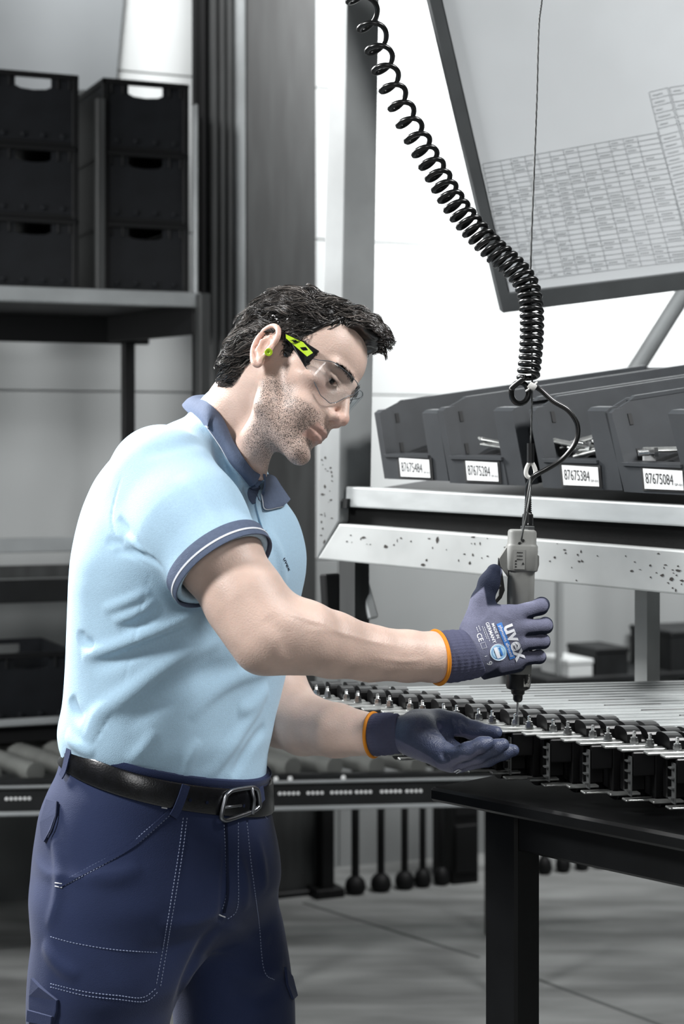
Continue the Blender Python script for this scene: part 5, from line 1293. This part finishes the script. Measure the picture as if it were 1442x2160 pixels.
# trouser pockets, seams, stitching
sew = [[(355, 1712), (300, 1758), (270, 1785), (200, 1823), (122, 1865)], [(362, 1716), (308, 1765), (272, 1792), (205, 1832), (128, 1872)],
       [(386, 1725), (378, 1790), (362, 1890), (345, 1990), (328, 2082)], [(394, 1725), (386, 1790), (370, 1890), (353, 1990), (337, 2085)],
       [(107, 1976), (160, 1990), (240, 2003), (338, 2010)], [(107, 2075), (180, 2092), (250, 2100), (300, 2104), (332, 2082)], [(107, 2082), (180, 2100), (250, 2108), (306, 2112), (337, 2088)],
       [(472, 1740), (475, 1800), (478, 1880), (468, 1920)], [(502, 1735), (502, 1830), (500, 1915), (475, 1942)], [(520, 1735), (530, 1830), (545, 1940), (556, 2045), (580, 2068)], [(543, 1700), (556, 1718), (566, 1732)]]
stitches(pants, sew).build('stitching', 'navy_seam', po)['kind'] = 'stuff'
tk = G()
for a, b in (((117, 1862), (131, 1864)), ((117, 1869), (131, 1872)), ((340, 1703), (352, 1705)), ((461, 1929), (474, 1934)), ((117, 2110), (116, 2124))):
    p_, _ = pants.hit([a, ((a[0]+b[0])/2, (a[1]+b[1])/2), b], .0008); tk.tube(p_, .0009, 5)
tk.build('bar_tack', 'white_thread', po)
ribbon(pants, [(476, 1738), (478, 1800), (480, 1880), (472, 1925)], .004, .0002, .0012).build('fly_seam', 'navy_dark', po)
# slanted pocket welt
ribbon(pants, [(358, 1712), (304, 1761), (271, 1788), (202, 1827), (124, 1868)], .006, .0003, .0012).build('pocket_welt', 'navy_twill', po)
# hip pocket flap at the back edge and cargo flaps
def flap(px, t, off, nm):
    P, N = pants.hit(px, off); g = G(); g.prism(list(P), N.mean(0) * t); return g.build(nm, 'navy_twill', po)
flap([(103, 1687), (126, 1692), (124, 1715), (112, 1750), (98, 1776), (92, 1768), (90, 1735)], .003, .0015, 'pocket_flap')
flap([(72, 2062), (88, 2080), (125, 2108), (124, 2130), (116, 2160), (68, 2160), (68, 2100)], .004, .0015, 'cargo_pocket')
flap([(70, 2128), (118, 2140), (116, 2160), (68, 2152)], .003, .0065, 'pocket_flap')
flap([(596, 2040), (610, 2060), (620, 2100), (612, 2108), (600, 2075)], .004, .002, 'pocket_flap')
ribbon(pants, [(126, 1692), (122, 1730), (108, 1768)], .002, .0045, .0008).build('flap_edge', 'navy_dark', po)
# boots, outside the frame but carrying the man
for (px, Y) in ((192, 2.45), (515, 2.63)):
    b = W(px, 3100, Y); b[2] = 0; fw = np.array([math.cos(math.radians(50)), -math.sin(math.radians(50)), 0]); bf = Field()
    bf.u(rc(b + [0, 0, .05] - fw*.06, b + [0, 0, .045] + fw*.13, .045, .042), .02); bf.u(rc(b + [0, 0, .06] - fw*.03, b + [0, 0, .14] - fw*.03, .05, .05), .04); bf.cut(halfspace((0, 0, .002), (0, 0, -1)), .003)
    bf.build('boot', b - [.25, .25, .01], b + [.25, .25, .22], .006, 'boot_black', man)
# ---- gloves
def unproj(P): return CX + P[:, 0] / P[:, 1] * FPX, HY - (P[:, 2] - CAMZ) / P[:, 1] * FPX
def glove_cuff(pts, rad, hem_w, name_parent, ribs=46):
    f = Field(); f.u(chain(pts, rad, .006), .006)
    a = np.array(pts[0]); d = np.array(pts[-1]) - a; d /= np.linalg.norm(d); e1 = np.cross(d, [0, 1, 0]); e1 /= np.linalg.norm(e1); e2 = np.cross(d, e1)
    f.disp(lambda P: .00035 * np.sin(ribs * np.arctan2((P - a) @ e2, (P - a) @ e1)) + .0004 * np.sin(((P - a) @ d) * 620 + 1.2*np.sin(((P - a) @ e1) * 90)))
    f.cut(halfspace(a, -d), .002)
    return f, a, d
# right glove
cpts = [W(920, 1387, 2.400), W(955, 1384, 2.410), W(985, 1381, 2.420), W(1012, 1378, 2.428)]
rgf = Field()
for f, k in right_hand(): rgf.u(f, k)
g_cut = W(996, 1378, 2.42); g_n = np.array([.87, 0.12, .42]); g_n /= np.linalg.norm(g_n)
rgf.u(chain(cpts[2:], [.0310, .0300], .01), .012)
for pts in ([(1035, 1282), (1060, 1300), (1090, 1310)], [(1010, 1320), (1030, 1300), (1040, 1285)]):
    q, _ = rgf.hit(pts); rgf.fold(list(q), .0008, .004)
rgf.cut(halfspace(g_cut, -g_n), .002)
rg, RV = rgf.build('glove', W(960, 1460, 2.36), W(1185, 1170, 2.58), .0013, 'glove_knit', man)
n = rgf.normal(RV); px, py = unproj(RV)
dors = n @ (np.array([0, -.82, .50]) / .96)
thr = .18 + .30 * sstep(1104, 1116, px); coat = sstep(.05, -.05, dors - thr)
coat *= sstep(1000, 1030, px + (1378 - py) * .0)
th = np.maximum(sstep(-2, 2, px - 1020 - (py - 1238) * .18), sstep(2, -2, py - 1238 - np.maximum(1020 - px, 0) * .86)) * sstep(1282, 1274, py) * (px < 1056) ; coat = np.maximum(coat, th)
coat = np.maximum(coat, sstep(2.478, 2.483, RV[:, 1]) * (px > 1020))
attr(rg, 'coat', coat)
cf, ca_, cd_ = glove_cuff(cpts, [.0352, .0340, .0325, .0305], 0, rg)
cf.cut(halfspace(g_cut + g_n * .004, g_n), .002)
cf.build('knit_cuff', W(905, 1460, 2.35), W(1060, 1300, 2.47), .0015, 'cuff_knit', rg)
hem = ring_on(Field().u(chain(cpts, [.0352, .0340, .0325, .0305], .006), .006), ca_ + cd_*.001, cd_, .0004, 48)
h = G(); h.tube(hem, .0030, 8, closed=True); h.build('cuff_hem', 'orange_hem', rg, True)
dx = (.356, .934); ux = (.934, -.356)
def word(s, size, at, bold, mat, name, sx=1.0, fld=rgf, ex=dx, ey=ux, off=.0007, parent=rg):
    V, Fx = text_mesh(s, size, bold, sx=sx); P, Fx = on_surface(fld, V, Fx, at, ex, ey, off); return mk(name, P, Fx, mat, parent)
def plate_px(c, w, h_, ex, ey, n=16):
    """rectangle grid in the local frame of a print"""
    V = np.array([((i/n - .5) * w, (j/3 - .5) * h_, 0) for j in range(4) for i in range(n+1)])
    return V, [(j*(n+1)+i, j*(n+1)+i+1, (j+1)*(n+1)+i+1, (j+1)*(n+1)+i) for j in range(3) for i in range(n)]
word('uvex', 41, (1086, 1353), 1.1, 'print_white', 'logo_print', 1.0)
V, Fx = plate_px(0, 80, 12, dx, ux); P, Fx = on_surface(rgf, V, Fx, (1066, 1352), dx, ux, .0006); mk('blue_band', P, Fx, 'print_blue', rg)
word('phynomic allround', 9.5, (1066, 1352), .12, 'print_white', 'band_lettering', .98, off=.0010)
word('MADE IN', 8.5, (1044, 1331), .12, 'print_white', 'origin_print'); word('GERMANY', 10, (1034, 1335), .15, 'print_white', 'origin_print')
word('CE', 15, (1011, 1345), .1, 'print_white', 'safety_mark'); word('9', 17, (1031, 1399), .2, 'print_white', 'size_mark'); word('i', 9, (1024, 1384), .1, 'print_white', 'safety_mark')
def polyring(c, pts, wd, mat, name, ex=dx, ey=ux):
    Pp, N = rgf.hit([np.array(c) + np.array(ex)*a + np.array(ey)*b for a, b in pts], .0008); g = G(); g.tube(Pp, wd, 4, closed=True); return g.build(name, mat, rg)
circ = [(math.cos(t)*17, math.sin(t)*17) for t in np.linspace(0, 2*PI, 33)[:-1]]
V = np.array([(0, 0, 0)] + [(x, y, 0) for x, y in circ]); Fx = [(0, i+1, (i+1) % 32 + 1) for i in range(32)]
P, Fx = on_surface(rgf, V, Fx, (1050, 1376), dx, ux, .0007); mk('round_emblem', P, Fx, 'print_pale', rg)
polyring((1050, 1376), circ, .0004, 'print_white', 'emblem_ring'); polyring((1050, 1376), [(a*.76, b*.76) for a, b in circ], .00025, 'print_blue', 'emblem_ring')
V, Fx = plate_px(0, 24, 7, dx, ux); P, Fx = on_surface(rgf, V, Fx, (1047, 1377), dx, ux, .0009); mk('emblem_band', P, Fx, 'print_white', rg)
V, Fx = plate_px(0, 18, 4, dx, ux); P, Fx = on_surface(rgf, V, Fx, (1055, 1374), dx, ux, .0009); mk('emblem_band', P, Fx, 'print_blue', rg)
polyring((1019, 1362), [(-6, -5), (6, -5), (6, 5), (-6, 5)], .0003, 'print_white', 'safety_mark')
pr = G()
for k, (c, L_) in enumerate((((1026, 1337), 30), ((1021, 1334), 26), ((1011, 1326), 12), ((1006, 1328), 10))):
    for a in np.arange(-L_/2, L_/2, 4.2):
        Pp, N = rgf.hit([np.array(c) + np.array(dx)*a, np.array(c) + np.array(dx)*(a+2.9)], .0007); pr.tube(Pp, .00045, 4)
pr.build('small_print', 'print_white', rg)
# left glove
lpts = [W(786, 1550, 2.483), W(815, 1548, 2.471), W(850, 1547, 2.461), W(880, 1550, 2.453)]
lgf = Field()
for f, k in left_hand(): lgf.u(f, k)
l_cut = W(838, 1547, 2.464); l_n = np.array([.97, -.2, .08]); l_n /= np.linalg.norm(l_n)
lgf.sub(ell(W(957, 1553, 2.453), (.040, .020, .016)), .016)
lgf.cut(halfspace(l_cut, -l_n), .002)
for pts, a, w in (([(892, 1530), (905, 1540), (930, 1550)], -.0020, .0035), ([(932, 1585), (936, 1596), (950, 1600)], -.0025, .0035), ([(940, 1572), (960, 1576), (985, 1575)], -.0012, .004),
               ([(948, 1516), (962, 1534), (972, 1552)], -.0022, .0035), ([(962, 1514), (972, 1530), (978, 1548)], -.0014, .003), ([(890, 1548), (930, 1566), (960, 1570)], -.001, .005)):
    q, _ = lgf.hit(pts); lgf.fold(list(q), a*1.5, w)
lg, LV = lgf.build('glove', W(815, 1660, 2.34), W(1120, 1480, 2.56), .0013, 'glove_coat', man)
n = lgf.normal(LV); lpx, lpy = unproj(LV); attr(lg, 'knit', sstep(.34, .24, n @ np.array([.05, -.62, .78])) * sstep(1030, 1000, lpx))
lf, la_, ld_ = glove_cuff(lpts, [.0300, .0278, .0258, .0245], 0, lg, 40)
lf.cut(halfspace(l_cut + l_n * .003, l_n), .002)
lf.build('knit_cuff', W(750, 1625, 2.40), W(905, 1485, 2.54), .0015, 'cuff_knit', lg)
hem = ring_on(Field().u(chain(lpts, [.0300, .0278, .0258, .0245], .006), .006), la_ + ld_*.001, ld_, .0004, 48)
h = G(); h.tube(hem, .0026, 8, closed=True); h.build('cuff_hem', 'orange_hem', lg, True)
word('u', 26, (963, 1627), .9, 'print_white', 'logo_print', 1.0, lgf, (.62, .35), (-.75, .45), .0008, lg)
# ---- safety glasses and ear plug
sg = G(); m = 61; K = 10; Vl = []
def lens_z(u):
    a = abs(u); top = .0315 - .012 * sstep(.70, 1.0, a) - .004 * math.exp(-(a/.10)**2)
    b = np.interp(a, [0, .12, .22, .32, .55, .75, .9, 1.0], [.018, .006, -.012, -.0195, -.020, -.010, .000, .004]); return float(top), float(b)
def lens_p(u, z): return ((.0715 * math.sin(1.15*u) / math.sin(1.15)), .1110 - .056 * abs(u)**2.1 - .22 * (.02 - z) * (1 - .3*abs(u)), z)
us = np.linspace(-1, 1, m)
def lens_sheet(a0, a1):
    V = []; uu = np.linspace(a0, a1, 41)
    for t in (0, .0018):
        for u in uu:
            t0, b0 = lens_z(u)
            for k in range(K + 1):
                p = lens_p(u, b0 + (t0 - b0) * k / K); V.append((p[0]*(1 + t/.07), p[1] + t, p[2]))
    n = 41; q = K + 1; Fc = []
    for i in range(n - 1):
        for k in range(K):
            Fc.append((i*q+k, (i+1)*q+k, (i+1)*q+k+1, i*q+k+1)); o = n*q; Fc.append((o+i*q+k, o+i*q+k+1, o+(i+1)*q+k+1, o+(i+1)*q+k))
        for k in (0, K): Fc.append((i*q+k, (i+1)*q+k, n*q+(i+1)*q+k, n*q+i*q+k))
    for i in (0, n-1):
        for k in range(K): Fc.append((i*q+k, i*q+k+1, n*q+i*q+k+1, n*q+i*q+k))
    return hw(V), Fc
sgr = bpy.data.objects.new('safety_glasses', None); C.objects.link(sgr); sgr.parent = man
for a, b in ((-1, -.02), (.02, 1)):
    V, Fc = lens_sheet(a, b); o = mk('lens', V, Fc, 'clear_lens', sgr, True)
    loop = [lens_p(u, lens_z(u)[0]) for u in np.linspace(a, b, 24)] + [lens_p(u, lens_z(u)[1]) for u in np.linspace(b, a, 24)]
    e = G(); e.tube(hw(loop), .00055, 5, closed=True); e.build('lens_edge', 'lens_edge', o, True)
for s in (1, -1):
    tp = [(.062, .0330), (.056, .0020), (.034, .0150), (.010, .0265), (-.022, .0290), (-.040, .0200), (-.041, .0240), (-.022, .0355), (.006, .0360), (.034, .0370)]
    X = lambda y: .0795 - .0075 * sstep(.0, .055, y)
    g = G(); g.prism(hw([(s*X(y), y, z) for y, z in tp]), hw([(s*.0030, 0, 0)])[0] - hw([(0, 0, 0)])[0]); t_ = g.build('temple', 'black_gloss', sgr)
    il = [(.056, .0265), (.051, .0175), (.034, .0220), (.008, .0290), (.004, .0345), (.034, .0350)]
    g = G(); g.prism(hw([(s*(X(y) + .0026), y, z) for y, z in il]), hw([(s*.0010, 0, 0)])[0] - hw([(0, 0, 0)])[0]); g.build('temple_inlay', 'lime', t_)
    for pl in ([(.048, .0275), (.040, .0225), (.034, .0255), (.041, .0300)], [(.028, .0315), (.022, .0285), (.017, .0298), (.023, .0330)]):
        g = G(); g.prism(hw([(s*(X(y) + .0034), y, z) for y, z in pl]), hw([(s*.0006, 0, 0)])[0] - hw([(0, 0, 0)])[0]); g.build('inlay_notch', 'black_gloss', t_)
    for y, z in ((.0600, .0265), (.0575, .0095)):
        g = G(); g.cyl(hw([(s*.0735, y, z)])[0], hw([(s*.0785, y + .001, z)])[0], .0028, n=12); g.build('hinge', 'black_gloss', t_)
eh, en = headf.hit([(566, 742)], .0005)
ep = G(); ep.lathe([(-.006, .0035), (0, .0052), (.0022, .0056), (.0032, .0050), (.0030, .0026), (.0018, .0012)], eh[0], en[0] * .7 + np.array([.1, -.6, .1]), 18); ep.build('ear_plug', 'lime', man, auto=True)
def settle(root):
    for ch in root.children: ch.location = [ch.location[i] - root.location[i] for i in range(3)]
settle(man)
